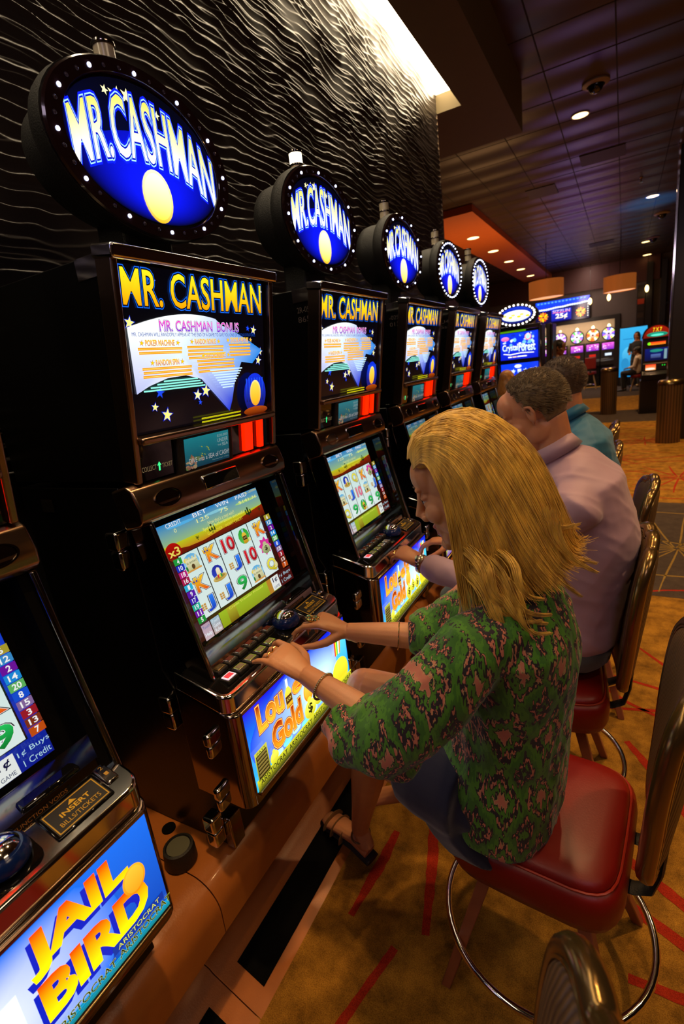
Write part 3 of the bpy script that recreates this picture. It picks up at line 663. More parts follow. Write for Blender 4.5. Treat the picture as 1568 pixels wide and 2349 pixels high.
def make_machine(variant):
    root = thing('slot_machine', '-', 'slot machine', MO)
    m = mb(); m.prism([(-1.44, .459), (-.915, .459), (-.925, .56), (-.950, .66), (-.965, .9), (-1.03, 1.0), (-1.03, 1.42), (-1.03, 1.49), (-1.44, 1.49)], -.262, .262); m.build('cabinet', M['black'], root, bevel=.003)
    m = mb(); m.prism([(-1.44, 1.505), (-.985, 1.505), (-.905, 1.972), (-1.44, 1.972)], -.264, .264); m.build('top_box', M['black'], root, bevel=.003)
    # top box front: posts, rails
    for q0, q1 in ((-.268, -.252), (.252, .268)): m = mb(); m.pbox(TOP, q0, q1, .0, .483, -.045, .004); m.build('corner_post', M['copper'], root, bevel=.004, seg=3)
    m = mb(); m.pbox(TOP, -.272, .275, -.006, .022, -.05, .014); m.build('top_rail', M['chrome'], root, bevel=.006, seg=3)
    m = mb(); m.pbox(TOP, -.252, .252, .378, .396, -.02, .016); m.build('middle_rail', M['copper'], root, bevel=.006, seg=3)
    m = mb(); m.box(-.985, -.90, -.2665, -.2645, 1.93, 1.972); m.build('side_cap', M['chrome'], root, bevel=.0008)
    m = mb(); m.pbox(TOP, -.252, .252, .022, .378, -.032, -.0165); g = m.build('glass_backing', M['blackgloss'], root)
    o = bpy.data.objects.new('top_glass', ART['top']); link(o, root)
    m = mb(); m.pbox(TOP, -.252, .252, .396, .483, -.03, -.010); m.build('ticket_panel', M['blackgloss'], root)
    o = bpy.data.objects.new('ticket_label', ART['ticket']); link(o, root)
    m = mb(); m.pbox(TOP, -.140, .065, .395, .492, -.012, .0); l = m.build('display_bezel', M['blackmatte'], root, bevel=.003)
    o = bpy.data.objects.new('information_display', ART['lcd']); link(o, l)
    for y0, y1 in ((.117, .156), (.186, .206)):
        m = mb(); m.pbox(TOP, y0, y1, .396, .480, -.012, .001); m.build('light_bar', M['red'], root, bevel=.002)
    # speaker bar
    m = mb(); pr = [SCR.at(0, s, t) for s, t in ((-.082, -.05), (-.082, .004), (-.068, .020), (-.02, .026), (.006, .018), (.014, .004), (.014, -.05))]
    m.prism([(p[0], p[2]) for p in pr], -.292, .276); sb = m.build('speaker_bar', M['copper'], root, bevel=.006, seg=3)
    for yy in (-.205, .205):
        m = mb(); q = Vector((SCR.n[0], 0, SCR.n[1])); c0 = Vector(SCR.at(yy, -.030, .024))
        T = Matrix.Translation(c0) @ Matrix(((SCR.n[0], 0, SCR.d[0], 0), (0, 1, 0, 0), (SCR.n[1], 0, SCR.d[1], 0), (0, 0, 0, 1)))
        m.T = T; n = 24
        m.rings([[(t, r*.040*math.cos(2*PI*i/n), r*.021*math.sin(2*PI*i/n)) for i in range(n)] for r, t in ((1, -.006), (1, .004), (.88, .004), (.88, .0015))]); m.build('speaker_grille', M['darkchrome'], sb, smooth=True)
    m = mb(); m.pbox(SCR, -.085, .055, -.052, -.012, .012, .0275); k = m.build('slot_display', M['chrome'], sb, bevel=.005)
    m = mb(); m.pbox(SCR, -.078, .048, -.047, -.017, .026, .0285); m.build('display_window', M['blackgloss'], k)
    # screen surround
    for q0, q1 in ((-.268, -.254), (.254, .268)): m = mb(); m.pbox(SCR, q0, q1, .014, .44, -.07, .008); m.build('screen_rail', M['darkchrome'], root, bevel=.005, seg=3)
    m = mb(); m.pbox(SCR, -.254, .254, .014, .42, -.075, -.061); m.pbox(SCR, .235, .254, .014, .42, -.061, -.004); m.pbox(SCR, -.254, -.250, .014, .42, -.061, -.004); m.build('screen_surround', M['blackgloss'], root)
    m = mb(); m.prism([(SCR.at(0, .365, -.061)[0], SCR.at(0, .365, -.061)[2]), (SCR.at(0, .395, -.010)[0], SCR.at(0, .395, -.010)[2]), (SCR.at(0, .44, -.010)[0], SCR.at(0, .44, -.010)[2]), (SCR.at(0, .44, -.061)[0], SCR.at(0, .44, -.061)[2])], -.254, .254); m.build('screen_ledge', M['darkchrome'], root)
    o = bpy.data.objects.new('video_screen', ART['screen_'+variant]); link(o, root)
    # deck
    DK = lambda x: 1.022+(-.9-x)*.28
    pr = rounded(-.945, -.782, -.298, .264, .035)
    m = mb(); plan_prism(m, pr, lambda x: DK(x)-.05, DK); dk = m.build('button_deck', M['chrome'], root, bevel=.006, seg=3)
    pr2 = rounded(-.925, -.795, -.285, .085, .02); m = mb(); plan_prism(m, pr2, lambda x: DK(x)-.004, lambda x: DK(x)+.0015); m.build('button_bed', M['blackgloss'], dk)
    def btn(x, y, w, d, mt, cap):
        m = mb(); m.box(x-d/2, x+d/2, y-w/2, y+w/2, DK(x)-.003, DK(x)+.010); b = m.build('button', M['blackmatte'], dk, bevel=.003)
        m = mb(); m.box(x-d/2+.0035, x+d/2-.0035, y-w/2+.0035, y+w/2-.0035, DK(x)+.008, DK(x)+.0125); m.build('button_frame', M[mt], b, bevel=.0015)
        m = mb(); m.box(x-d/2+.0075, x+d/2-.0075, y-w/2+.0075, y+w/2-.0075, DK(x)+.011, DK(x)+.0135); m.build('button_cap', M[cap], b, bevel=.001)
    for i in range(6): btn(-.860, -.226+.040*i, .035, .029, 'brass' if i == 0 else 'chrome', 'btn_dark' if i == 0 else 'btn_red')
    for i in range(5): btn(-.822, -.236+.042*i, .037, .031, 'btn_white' if i == 0 else 'chrome', 'btn_lit' if i == 0 else 'btn_grey')
    m = mb(); m.lathe([(.040, 0), (.042, .006), (.040, .020), (.034, .026), (.030, .026)], 28, (-.842, .040, DK(-.842)-.001)); dl = m.build('round_play_button', M['bluering'], dk, smooth=True)
    m = mb(); m.lathe([(.030, 0), (.030, .004), (.024, .011), (.012, .016), (.002, .0175)], 24, (-.842, .040, DK(-.842)+.024)); m.build('play_button_dome', M['chrome'], dl, smooth=True)
    # bill tray with yellow printed plate
    m = mb(); m.box(-.935, -.87, .095, .205, DK(-.9)-.012, DK(-.93)+.012); m.build('bill_slot', M['blackgloss'], dk, bevel=.006)
    m = mb(); vs = [(x, y, DK(x)+dz) for dz in (-.002, .004) for x in (-.868, -.800) for y in (.105, .215)]; m.add(vs, [(0, 1, 3, 2), (4, 6, 7, 5), (0, 4, 5, 1), (2, 3, 7, 6), (0, 2, 6, 4), (1, 5, 7, 3)]); pt = m.build('bill_plate', M['blackgloss'], dk, bevel=.002)
    o = bpy.data.objects.new('bill_label', ART['bill']); link(o, pt)
    m = mb(); vs = [(x, y, DK(x)+dz) for dz in (-.001, .005) for x in (-.935, -.82) for y in (.218, .242)]; m.add(vs, [(0, 1, 3, 2), (4, 6, 7, 5), (0, 4, 5, 1), (2, 3, 7, 6), (0, 2, 6, 4), (1, 5, 7, 3)]); kp = m.build('keypad_strip', M['darkchrome'], dk, bevel=.003)
    o = bpy.data.objects.new('keypad_label', ART['keys']); link(o, kp)
    o = bpy.data.objects.new('notice_label', ART['notice']); link(o, root)
    # belly
    pr = rounded(-.955, -.774, -.296, .262, .032)
    m = mb(); plan_prism(m, pr, lambda x: .665+(-.77-x)*.05, lambda x: DK(x)-.051); m.build('belly_door', M['sidechrome'], root, bevel=.004)
    m = mb(); m.box(-.776, -.769, -.272, .240, .703, .942); m.build('belly_frame', M['copper'], root, bevel=.003)
    o = bpy.data.objects.new('belly_glass', ART['belly_'+variant]); link(o, root)
    m = mb(); m.box(-.79, -.762, -.262, .240, .688, .702); m.build('belly_sill', M['brass'], root, bevel=.004)
    m = mb(); m.box(-.93, -.90, -.266, -.22, .46, .56); m.build('foot_trim', M['sidechrome'], root, bevel=.004)
    for x, z in ((-1.038, 1.345), (-.995, .905), (-.938, .54)): latch(root, x, z, .098, .040, -.282)
    for x, z in ((-.855, .855), (-.862, .69)): latch(root, x, z, .07, .022, -.296)
    # oval topper sign
    SG = Matrix.Translation((-.975, 0, 2.22)) @ Matrix.Rotation(math.radians(3), 4, 'Y')
    n = 48
    def ov(m, prof):
        m.T = SG; m.rings([[(t, .268*r*math.cos(2*PI*i/n)+(ofy if False else 0), .174*r*math.sin(2*PI*i/n)) for i in range(n)] for r, t in prof])
    m = mb(); ov(m, ((.60, -.17), (.74, -.168), (.80, -.155), (.82, -.13), (.82, -.055), (.97, -.052), (.985, -.045), (1.0, -.03), (1.0, -.004))); sg = m.build('topper_sign', M['blackmatte'], root, smooth=True)
    m = mb(); ov(m, ((.985, -.006), (.99, .001), (.975, .005), (.84, .005), (.825, .0), (.825, -.004))); rim = m.build('sign_rim', M['rim'], sg, smooth=True)
    o = bpy.data.objects.new('sign_face', ART['sign']); link(o, sg)
    for i in range(36):
        t = 2*PI*(i+.5)/36; p = SG @ Vector((.006, .268*.905*math.cos(t), .174*.885*math.sin(t)))-Vector(MO)
        b = bpy.data.objects.new('bulb', ART['bulb_on'] if i % 3 == 0 else ART['bulb_off']); b.location = p; link(b, rim)
    m = mb(); m.T = SG; m.box(-.15, -.05, -.075, .075, -.25, -.12); m.build('sign_neck', M['blackmatte'], sg, bevel=.01)
    m = mb(); cx, cz = -1.06, 2.365
    m.lathe([(.030, 0), (.030, .02), (.026, .024)], 20, (cx, 0, cz)); bc = m.build('beacon', M['chrome'], sg, smooth=True)
    m = mb(); m.lathe([(.0235, 0), (.0235, .036)], 20, (cx, 0, cz+.022)); m.build('lower_lens', M['amber'], bc, smooth=True)
    m = mb(); m.lathe([(.0255, 0), (.0265, .003), (.0255, .006)], 20, (cx, 0, cz+.058)); m.build('beacon_band', M['darkchrome'], bc, smooth=True)
    m = mb(); m.lathe([(.0235, 0), (.0235, .034)], 20, (cx, 0, cz+.064)); m.build('upper_lens', M['greylens'], bc, smooth=True)
    m = mb(); m.lathe([(.026, 0), (.027, .003), (.026, .008), (.01, .011)], 20, (cx, 0, cz+.098)); m.build('beacon_cap', M['darkchrome'], bc, smooth=True)
    return root
M['btn_dark'] = mat('dark_button_cap', (0.07, .05, .015), .3); M['btn_red'] = mat('dim_red_button_cap', (.10, .012, .01), .25); M['btn_white'] = mat('lit_button_rim', (.8, .75, .8), .3, emit=(.8, .6, .8), es=.7, var=0)
M['btn_lit'] = mat('lit_red_button_cap', (.5, .01, .01), .3, emit=(1, .02, .03), es=1.3, var=0); M['btn_grey'] = mat('grey_button_cap', (.20, .15, .11), .3); M['bluering'] = mat('dark_blue_ring', (.005, .02, .12), .2, coat=.3)
def place(art, name, m, pl, y0, s1, t, mats):
    o = Vector(pl.at(y0, s1, t))-Vector(MO); return art.mesh(name, mats, o, (0, 1, 0), (-pl.d[0], 0, -pl.d[1]))
ART['top'] = place(top_glass_art(), 'top_glass', None, TOP, -.247, .377, -.0160, M['art'])
la = Art(); coralrect(la, 0, 0, .165, .078); ART['lcd'] = place(la, 'information_display', None, TOP, -.117, .483, .0005, M['dimscreen'])
la = Art(); la.text('COLLECT', 0, 0, .043, .012, '6a583c'); la.text('TICKET', .060, 0, .092, .011, '6a583c'); la.poly([(.049, -.005), (.054, -.005), (.054, .008), (.0575, .008), (.0515, .017), (.0455, .008), (.049, .008)], '40ff90', fs=[(0, 1, 2, 6), (3, 4, 5)]); ART['ticket'] = place(la, 'ticket_label', None, TOP, -.242, .462, -.0098, M['art'])
ART['screen_gold'] = place(reel_screen(G1, True, 'x3'), 'video_screen', None, SCR, -.208, .350, -.0605, M['screen'])
ART['screen_gold2'] = place(reel_screen(G2, True, None, pink=True), 'video_screen', None, SCR, -.208, .350, -.0605, M['screen'])
ART['screen_jail'] = place(reel_screen([['K', 'hat', 'Q', 'K', 'J'], ['10', 'J', 'bag', '9', 'K'], ['Q', '9', 'J', '10', '9']], False, None, blue=True), 'video_screen', None, SCR, -.208, .350, -.0605, M['screen'])
ART['screen_dim'] = place(reel_screen(G3, True, None), 'video_screen', None, SCR, -.208, .350, -.0605, M['dimscreen'])
def vplace(art, name, y0, z0, x, mt): return art.mesh(name, mt, Vector((x, y0, z0))-Vector(MO), (0, 1, 0), (0, 0, 1))
ART['belly_gold'] = vplace(belly_gold(), 'belly_glass', -.270, .706, -.7688, M['artbright']); ART['belly_gold2'] = ART['belly_gold']
ART['belly_jail'] = vplace(belly_jail(), 'belly_glass', -.270, .706, -.7688, M['artbright']); ART['belly_dim'] = vplace(belly_purple(), 'belly_glass', -.270, .706, -.7688, M['art'])
sa = cashman_topper_art(); SGM = Matrix.Translation((-.975, 0, 2.22)) @ Matrix.Rotation(math.radians(3), 4, 'Y')
o0 = SGM @ Vector((-.0025, 0, 0))-Vector(MO); q3 = SGM.to_3x3(); ART['sign'] = sa.mesh('sign_face', M['artbright'], o0, q3 @ Vector((0, 1, 0)), q3 @ Vector((0, 0, 1)))
la = Art(); la.rect(0, 0, .10, .055, '0a0906'); 
for (x0, y0, x1, y1) in ((.002, .002, .098, .004), (.002, .051, .098, .053), (.002, .002, .004, .053), (.096, .002, .098, .053)): la.rect(x0, y0, x1, y1, 'c8a020')
la.text('INSERT', .022, .026, .078, .036, 'd8b020', bold=.02); la.text('BILLS/TICKETS', .012, .010, .088, .019, 'c8a020'); la.poly([(.042, .039), (.058, .039), (.050, .048)], 'd8b020')
dk = lambda x: 1.022+(-.9-x)*.28
def dplace(art, name, x1, y0, mt, lift): 
    l = math.hypot(1, .28); return art.mesh(name, mt, Vector((x1, y0, dk(x1)+lift))-Vector(MO), (0, 1, 0), (-1/l, 0, .28/l))
ART['bill'] = dplace(la, 'bill_label', -.803, .110, M['print'], .0043)
la = Art()
for i, t in enumerate('12345'): la.text(t, .006, .012+.017*i, .013, .020+.017*i, 'b8902c')
ART['keys'] = dplace(la, 'keypad_label', -.825, .221, M['print'], .0053)
la = Art(); la.rect(0, 0, .13, .022, '0c0806'); la.text('MALFUNCTION VOIDS', .006, .013, .124, .020, '8a5a28'); la.text('ALL PAYS AND PLAYS', .006, .003, .124, .010, '8a5a28'); ART['notice'] = place(la, 'notice_label', None, SCR, .045, .425, -.0095, M['print'])
m = MB(); m.ball((0, 0, 0), (.003, .0045, .0045), 10, 6); t_ = m.build('bulb', M['bulb'], smooth=True); ART['bulb_on'] = t_.data; bpy.data.objects.remove(t_)
m = MB(); m.ball((0, 0, 0), (.0025, .0045, .0045), 10, 6); t_ = m.build('bulb', M['bulboff'], smooth=True); ART['bulb_off'] = t_.data; bpy.data.objects.remove(t_)

proto = make_machine('gold'); YC = lambda i: .206+.8*i
GRP = 'slot machines in the long bank along the wave wall'
proto['group'] = GRP
labels = ['nearest slot machine, cut off at the left, big orange letters on blue belly glass', 'large slot machine with the biggest oval topper sign, played by the blonde woman', 'slot machine played by the man in the lavender shirt', 'slot machine of the bank in front of the man in the teal shirt', 'slot machine next to last in the bank along the wave wall, small in the view', 'farthest slot machine in the bank, at the end of the wave wall']
def swap(root, nm, data):
    for c in kids(root):
        if c.name.split('.')[0] == nm: c.data = data
        swap(c, nm, data)
machines = []
for i in (1, 0, 2, 3, 4, 5):
    r = proto if i == 1 else copy_tree(proto)
    r.location = (MO[0], YC(i), MO[2]); r['label'] = labels[i]; r['group'] = GRP; machines.append(r)
    v = {0: 'jail', 1: 'gold', 2: 'gold2'}.get(i, 'dim')
    if i != 1: swap(r, 'video_screen', ART['screen_'+v]); swap(r, 'belly_glass', ART['belly_'+v])
    if i >= 4: swap(r, 'bulb', ART['bulb_on'])
    if i == 2: 
        b = [c for c in bpy.data.objects if c.name.startswith('upper_lens')][-1]
bpy.context.view_layer.update()
def rootof(o):
    while o.parent: o = o.parent
    return o
m = MB(); m.box(-.001, .001, 0, 1, 0, 1)
for o in list(bpy.data.objects):
    if o.name.startswith('upper_lens') and abs(rootof(o).location.y-YC(2)) < .01: 
        d = o.data.copy(); d.materials.clear(); d.materials.append(M['whitelit']); o.data = d
    if o.name.startswith('lower_lens') and abs(rootof(o).location.y-YC(2)) > .01 and abs(rootof(o).location.y-YC(1)) > .01:
        d = o.data.copy(); d.materials.clear(); d.materials.append(M['greylens']); o.data = d
# stickers on cabinet sides
def side_label(i, lines, x0, z0, w, h, back, fg, nm):
    a = Art()
    if back: a.rect(0, 0, w, h, back)
    for k, t in enumerate(lines):
        hh = h/len(lines); a.text(t, .06*w, h-(k+1)*hh+.2*hh, .94*w, h-k*hh-.2*hh, fg)
    r = [q for q in machines if abs(q.location.y-YC(i)) < .01][0]
    a.build(nm, M['print'], Vector((x0, -.2675, z0))-Vector(MO), (1, 0, 0), (0, 0, 1), r)
side_label(1, ['|||||||||||'], -1.345, 1.425, .05, .035, '2a241a', '100c08', 'barcode_sticker')
side_label(2, ['2R-05', '865'], -.975, 1.86, .055, .06, None, '6a6058', 'number_sticker')
side_label(3, ['-029', '013'], -.975, 1.86, .055, .06, None, '6a6058', 'number_sticker')
side_label(4, ['U4', '5s-'], -.975, 1.86, .055, .06, None, '6a6058', 'number_sticker')
# black puck with a glass lid and a small cable grommet on the platform
t = thing('round_ashtray', 'round black cup ashtray with a glass top on the platform between two machines', 'ashtray', (-1.02, .655, .459))
m = MB(); m.lathe([(.040, 0), (.043, .004), (.042, .040), (.040, .052), (.034, .054), (.032, .048), (0.001, .048)], 32); m.build('body', M['blackmatte'], t, smooth=True)
m = MB(); m.lathe([(.031, .047), (.031, .0515), (.029, .052), (.001, .052)], 32); m.build('glass_lid', mat('smoked_glass', (.12, .12, .08), .08, coat=.5), t, smooth=True)
m = MB((-1.135, .752, .4585)); m.lathe([(.02, 0), (.02, .004), (.001, .004)], 20, (-1.135, .752, .4585)); o = m.build('cable_grommet', M['rubber'], smooth=True); o.location = (-1.135, .715, .4585); tag(o, 'small black cable hole cap on the platform beside the machine side', 'grommet')
# ---------------------------------------------------------------- swivel chairs
def rib_mat(name, col, axis='Y', scale=28, rough=.4, dist=.5):
    m = mat(name, col, rough, var=0); nt = m.node_tree; b = nt.nodes['Principled BSDF']; tc = nt.nodes.new('ShaderNodeTexCoord')
    w = nt.nodes.new('ShaderNodeTexWave'); w.bands_direction = axis; w.inputs['Scale'].default_value = scale; w.inputs['Distortion'].default_value = dist; w.inputs['Detail'].default_value = 1; w.inputs['Detail Scale'].default_value = 1
    nt.links.new(tc.outputs['Object'], w.inputs['Vector'])
    bp = nt.nodes.new('ShaderNodeBump'); bp.inputs['Strength'].default_value = .5; bp.inputs['Distance'].default_value = .004
    nt.links.new(w.outputs['Fac'], bp.inputs['Height']); nt.links.new(bp.outputs['Normal'], b.inputs['Normal'])
    r = nt.nodes.new('ShaderNodeMix'); r.data_type = 'RGBA'; c = rgb(col); r.inputs[6].default_value = (*[q*.6 for q in c], 1); r.inputs[7].default_value = (*[q*1.35 for q in c], 1)
    nt.links.new(w.outputs['Fac'], r.inputs[0]); nt.links.new(r.outputs[2], b.inputs['Base Color']); return m
M['rib'] = rib_mat('ribbed_brown_fabric', (.105, .058, .022), 'Y', 30, .45, 1.2)
M['vinyl'] = mat('oxblood_vinyl', (.20, .005, .002), .40, var=.08, bump=.05, bscale=220)
M['piping'] = mat('vinyl_piping', (.34, .025, .012), .35)
M['legwood'] = mat('reddish_wood_leg', (.28, .085, .04), .4, var=.2, vscale=30)
M['frame'] = mat('antique_brass_frame', (.23, .14, .05), .22, .85, var=.15)
HALF = [(0, 1.075), (.035, 1.085), (.075, 1.078), (.105, 1.058), (.135, 1.058), (.170, 1.045), (.197, 1.01), (.205, .96), (.203, .89), (.192, .81), (.175, .74), (.158, .66), (.145, .605), (.118, .572), (.06, .560), (0, .558)]
def smooth_loop(P, k=3):
    n = len(P); o = []
    for i in range(n):
        p0, p1, p2, p3 = P[i-1], P[i], P[(i+1) % n], P[(i+2) % n]
        for j in range(k):
            f = j/k; o.append(tuple(.5*(2*p1[c]+(p2[c]-p0[c])*f+(2*p0[c]-5*p1[c]+4*p2[c]-p3[c])*f*f+(3*p1[c]-p0[c]-3*p2[c]+p3[c])*f**3) for c in range(2)))
    return o
OUT = smooth_loop(HALF+[(-a, b) for a, b in HALF[-2:0:-1]])
def backx(v, w): return .225+.13*(w-.56)-.035*(v/.2)**2+.02
def make_chair():
    t = thing('swivel_chair', '-', 'chair')
    # seat cushion
    def sup(hx, hy, z, r=.12, n=32, cx=0):
        o = []
        for i in range(n):
            a = 2*PI*i/n; c, s = math.cos(a), math.sin(a); e = .38
            o.append((cx+hx*math.copysign(abs(c)**e, c), hy*math.copysign(abs(s)**e, s), z))
        return o
    m = MB(); m.rings([sup(.16, .17, .425), sup(.195, .205, .432), sup(.205, .215, .46), sup(.207, .217, .50), sup(.203, .213, .525), sup(.192, .202, .540)]); seat = m.build('seat', M['vinyl'], t, smooth=True, autosmooth=False)
    m = MB(); m.rings([sup(.190, .200, .532), sup(.188, .198, .548), sup(.176, .186, .560), sup(.14, .15, .568), sup(.08, .085, .571)]); m.build('seat_top', M['vinyl'], seat, smooth=True, autosmooth=False)
    m = MB(); m.tube(sup(.192, .202, .541), .003, 6, closed=True); m.build('piping', M['piping'], seat, smooth=True)
    # curved padded back
    def ring(k, dx, z0=.83): return [(backx(v*k, z0+(w-z0)*k)+dx, v*k, z0+(w-z0)*k) for v, w in OUT]
    m = MB(); m.rings([ring(.2, -.030), ring(.5, -.028), ring(.8, -.024), ring(.93, -.016), ring(.97, -.004), ring(.97, .010), ring(.93, .022), ring(.8, .028), ring(.5, .030), ring(.2, .031)]); bk = m.build('backrest', M['rib'], t, smooth=True, autosmooth=False)
    m = MB(); m.tube(ring(1.0, .004), [(.0155, .019)]*len(OUT), 10, closed=True); m.build('back_frame', M['frame'], t, smooth=True, autosmooth=False)
    for dx in (-.012, .020):
        m = MB(); m.tube(ring(.955, dx), .0035, 6, closed=True); m.build('cord_trim', M['frame'], bk, smooth=True)
    for s in (-1, 1):
        m = MB(); m.tube([(.15, s*.07, .462), (.215, s*.07, .465), (.250, s*.07, .485), (.266, s*.072, .55), (.272, s*.075, .64)], [(.006, .02)]*5, 8, up=(1, 0, 0)); m.build('back_bracket', M['blackmatte'], t, smooth=True)
    m = MB(); m.box(-.13, .13, -.13, .13, .405, .424); m.build('swivel_plate', M['blackmatte'], t, bevel=.01)
    for sx in (-1, 1):
        for sy in (-1, 1):
            m = MB(); a = Vector((sx*.105, sy*.105, .408)); b = Vector((sx*.215, sy*.215, .0)); w = .017
            vs = [a+Vector((i*w, j*w, 0)) for i, j in ((-1, -1), (1, -1), (1, 1), (-1, 1))]+[b+Vector((i*w*.8, j*w*.8, 0)) for i, j in ((-1, -1), (1, -1), (1, 1), (-1, 1))]
            m.add(vs, [(0, 1, 2, 3), (7, 6, 5, 4), (0, 4, 5, 1), (1, 5, 6, 2), (2, 6, 7, 3), (3, 7, 4, 0)]); m.build('leg', M['legwood'], t, bevel=.003)
    m = MB(); m.tube([(.268*math.cos(2*PI*i/56), .268*math.sin(2*PI*i/56), .165) for i in range(56)], .0095, 10, closed=True); m.build('foot_ring', M['chrome'], t, smooth=True, autosmooth=False)
    return t
chair0 = make_chair()
CH = [(-.150, 1.12, -6, 'padded swivel chair with oxblood vinyl seat under the blonde woman'),
      (-.29, .24, 6, 'nearest swivel chair, only its brass back frame showing at the bottom edge'),
      (-.22, 1.75, 5, 'swivel chair of the man in lavender, brass framed ribbed back'),
      (-.18, 2.47, 1, 'swivel chair behind the man in the teal shirt, scalloped top and ribbed front'),
      (-.32, 3.35, 5, 'swivel chair farther along the bank, beyond the chair of the man in teal'),
      (-.34, 4.25, 0, 'last swivel chair of the bank, mostly hidden behind the others')]
for i, (x, y, a, lb) in enumerate(CH):
    c_ = chair0 if i == 0 else copy_tree(chair0)
    c_.location = (x, y, 0); c_.rotation_euler = (0, 0, math.radians(a)); c_['label'] = lb; c_['group'] = 'swivel chairs at the slot machines'

# ---------------------------------------------------------------- people
def skin_mat(name, col, rough=.42):
    m = mat(name, col, rough, var=.10, vscale=30, bump=.05, bscale=260); b = m.node_tree.nodes['Principled BSDF']
    b.inputs['Subsurface Weight'].default_value = .12; b.inputs['Subsurface Radius'].default_value = (.6, .2, .1); b.inputs['Subsurface Scale'].default_value = .01
    return m
def fuse(mbs, name, mats, voxel, smooth=3, parent=None, fold=None, factor=.5):
    """one continuous surface out of overlapping closed pieces"""
    mb_ = mbs; o = mb_.build('tmp', M['white'], fix=True)
    r = o.modifiers.new('r', 'REMESH'); r.mode = 'VOXEL'; r.voxel_size = voxel; r.use_smooth_shade = True
    if smooth: s = o.modifiers.new('s', 'SMOOTH'); s.factor = factor; s.iterations = smooth
    dg = bpy.context.evaluated_depsgraph_get(); dg.update()
    me = bpy.data.meshes.new_from_object(o.evaluated_get(dg)); me.name = name
    old = o.data; bpy.data.objects.remove(o); bpy.data.meshes.remove(old)
    me.materials.clear()
    for m in (mats if isinstance(mats, (list, tuple)) else [mats]): me.materials.append(m)
    if fold:
        n = len(me.vertices); co = np.empty(n*3, np.float32); me.vertices.foreach_get('co', co); co = co.reshape(-1, 3)
        no = np.empty(n*3, np.float32); me.vertex_normals.foreach_get('vector', no); no = no.reshape(-1, 3)
        d = fold(co, no); co = co+no*d[:, None]; me.vertices.foreach_set('co', co.astype(np.float32).ravel())
    me.polygons.foreach_set('use_smooth', [True]*len(me.polygons)); me.update()
    ob = bpy.data.objects.new(name, me); link(ob, parent); return ob
def folds(seed, amp, freq, dirs=3, zs=1.0):
    rg = np.random.default_rng(seed); P = [(rg.normal(size=3)*freq*np.array([1, 1, zs]), rg.uniform(0, 6.28), rg.normal(size=3)*freq*.45, rg.uniform(0, 6.28)) for _ in range(dirs)]
    def f(co, no):
        d = np.zeros(len(co))
        for k, ph, k2, p2 in P:
            a = co @ k+ph+1.6*np.sin(co @ k2+p2); d += 1-np.abs(np.sin(a*.5))*1.7
        return amp*d/len(P)
    return f
def head_frame(c, pitch, yaw=0.0, roll=0.0, base=180):
    """head axes: x ahead, y to its left, z up"""
    return Matrix.Translation(c) @ Matrix.Rotation(math.radians(base+yaw), 4, 'Z') @ Matrix.Rotation(math.radians(pitch), 4, 'Y') @ Matrix.Rotation(math.radians(roll), 4, 'X')
def add_head(m, F, male=False, k=1.0, smile=False):
    m.T = F @ Matrix.Scale(k, 4)
    m.ball((-.014, 0, .036), (.094, .073, .084), 24, 16)
    m.ball((.030, 0, -.022), (.062, .060, .080), 20, 14)
    m.ball((.053, 0, .052), (.045, .058, .050), 16, 12)
    m.ball((.052, 0, -.085), (.036, .040, .032), 16, 10)
    m.ball((.074, 0, -.102), (.022, .025 if not male else .030, .018), 14, 10)
    m.ball((.072, 0, -.064), (.020, .032, .028), 14, 10)
    for s in (-1, 1):
        m.ball((.058, s*.036, -.024), (.030, .026, .026), 14, 10)
        m.ball((.078, s*.028, .034), (.012, .024, .009), 12, 8)
        m.ball((.098, s*.0125, -.033), (.013, .0095, .009), 12, 8)
        m.ball((.012, s*.042, -.058), (.046, .020, .038), 12, 8)
        m.ball((.0735, s*.030, .0135), (.0125, .0165, .0085), 16, 10); m.ball((.0725, s*.030, -.0005), (.012, .016, .006), 16, 10)
        # ear: outer rim, lobe, inner bowl
        if not smile: m.tube([(.010, s*.066, -.030), (.000, s*.076, -.022), (-.012, s*.084, .000), (-.010, s*.086, .022), (.004, s*.082, .030), (.012, s*.074, .020)], .0058, 8)
        if not smile: m.ball((.003, s*.074, -.004), (.012, .007, .024), 10, 8)
    m.tube([(.086, 0, .042), (.094, 0, .022), (.101, 0, .004), (.112, 0, -.016), (.118, 0, -.027)], [.010, .0095, .009, .0100, .0110], 12)
    m.ball((.104, 0, -.030), (.014, .0135, .010), 12, 8)
    m.ball((.084, 0, -.0560), (.0125, .027, .0062), 14, 8); m.ball((.082, 0, -.0735 if smile else -.070), (.0125, .022, .0070), 14, 8)
    m.T = None
def neck(m, F, base, r0, r1):
    a0 = F @ Vector((-.020, 0, .015)); a = F @ Vector((-.030, 0, -.050)); m.tube([a0, a, a*.5+Vector(base)*.5, Vector(base)], [r0*.80, r0*.97, r0*.98, r1], 18)
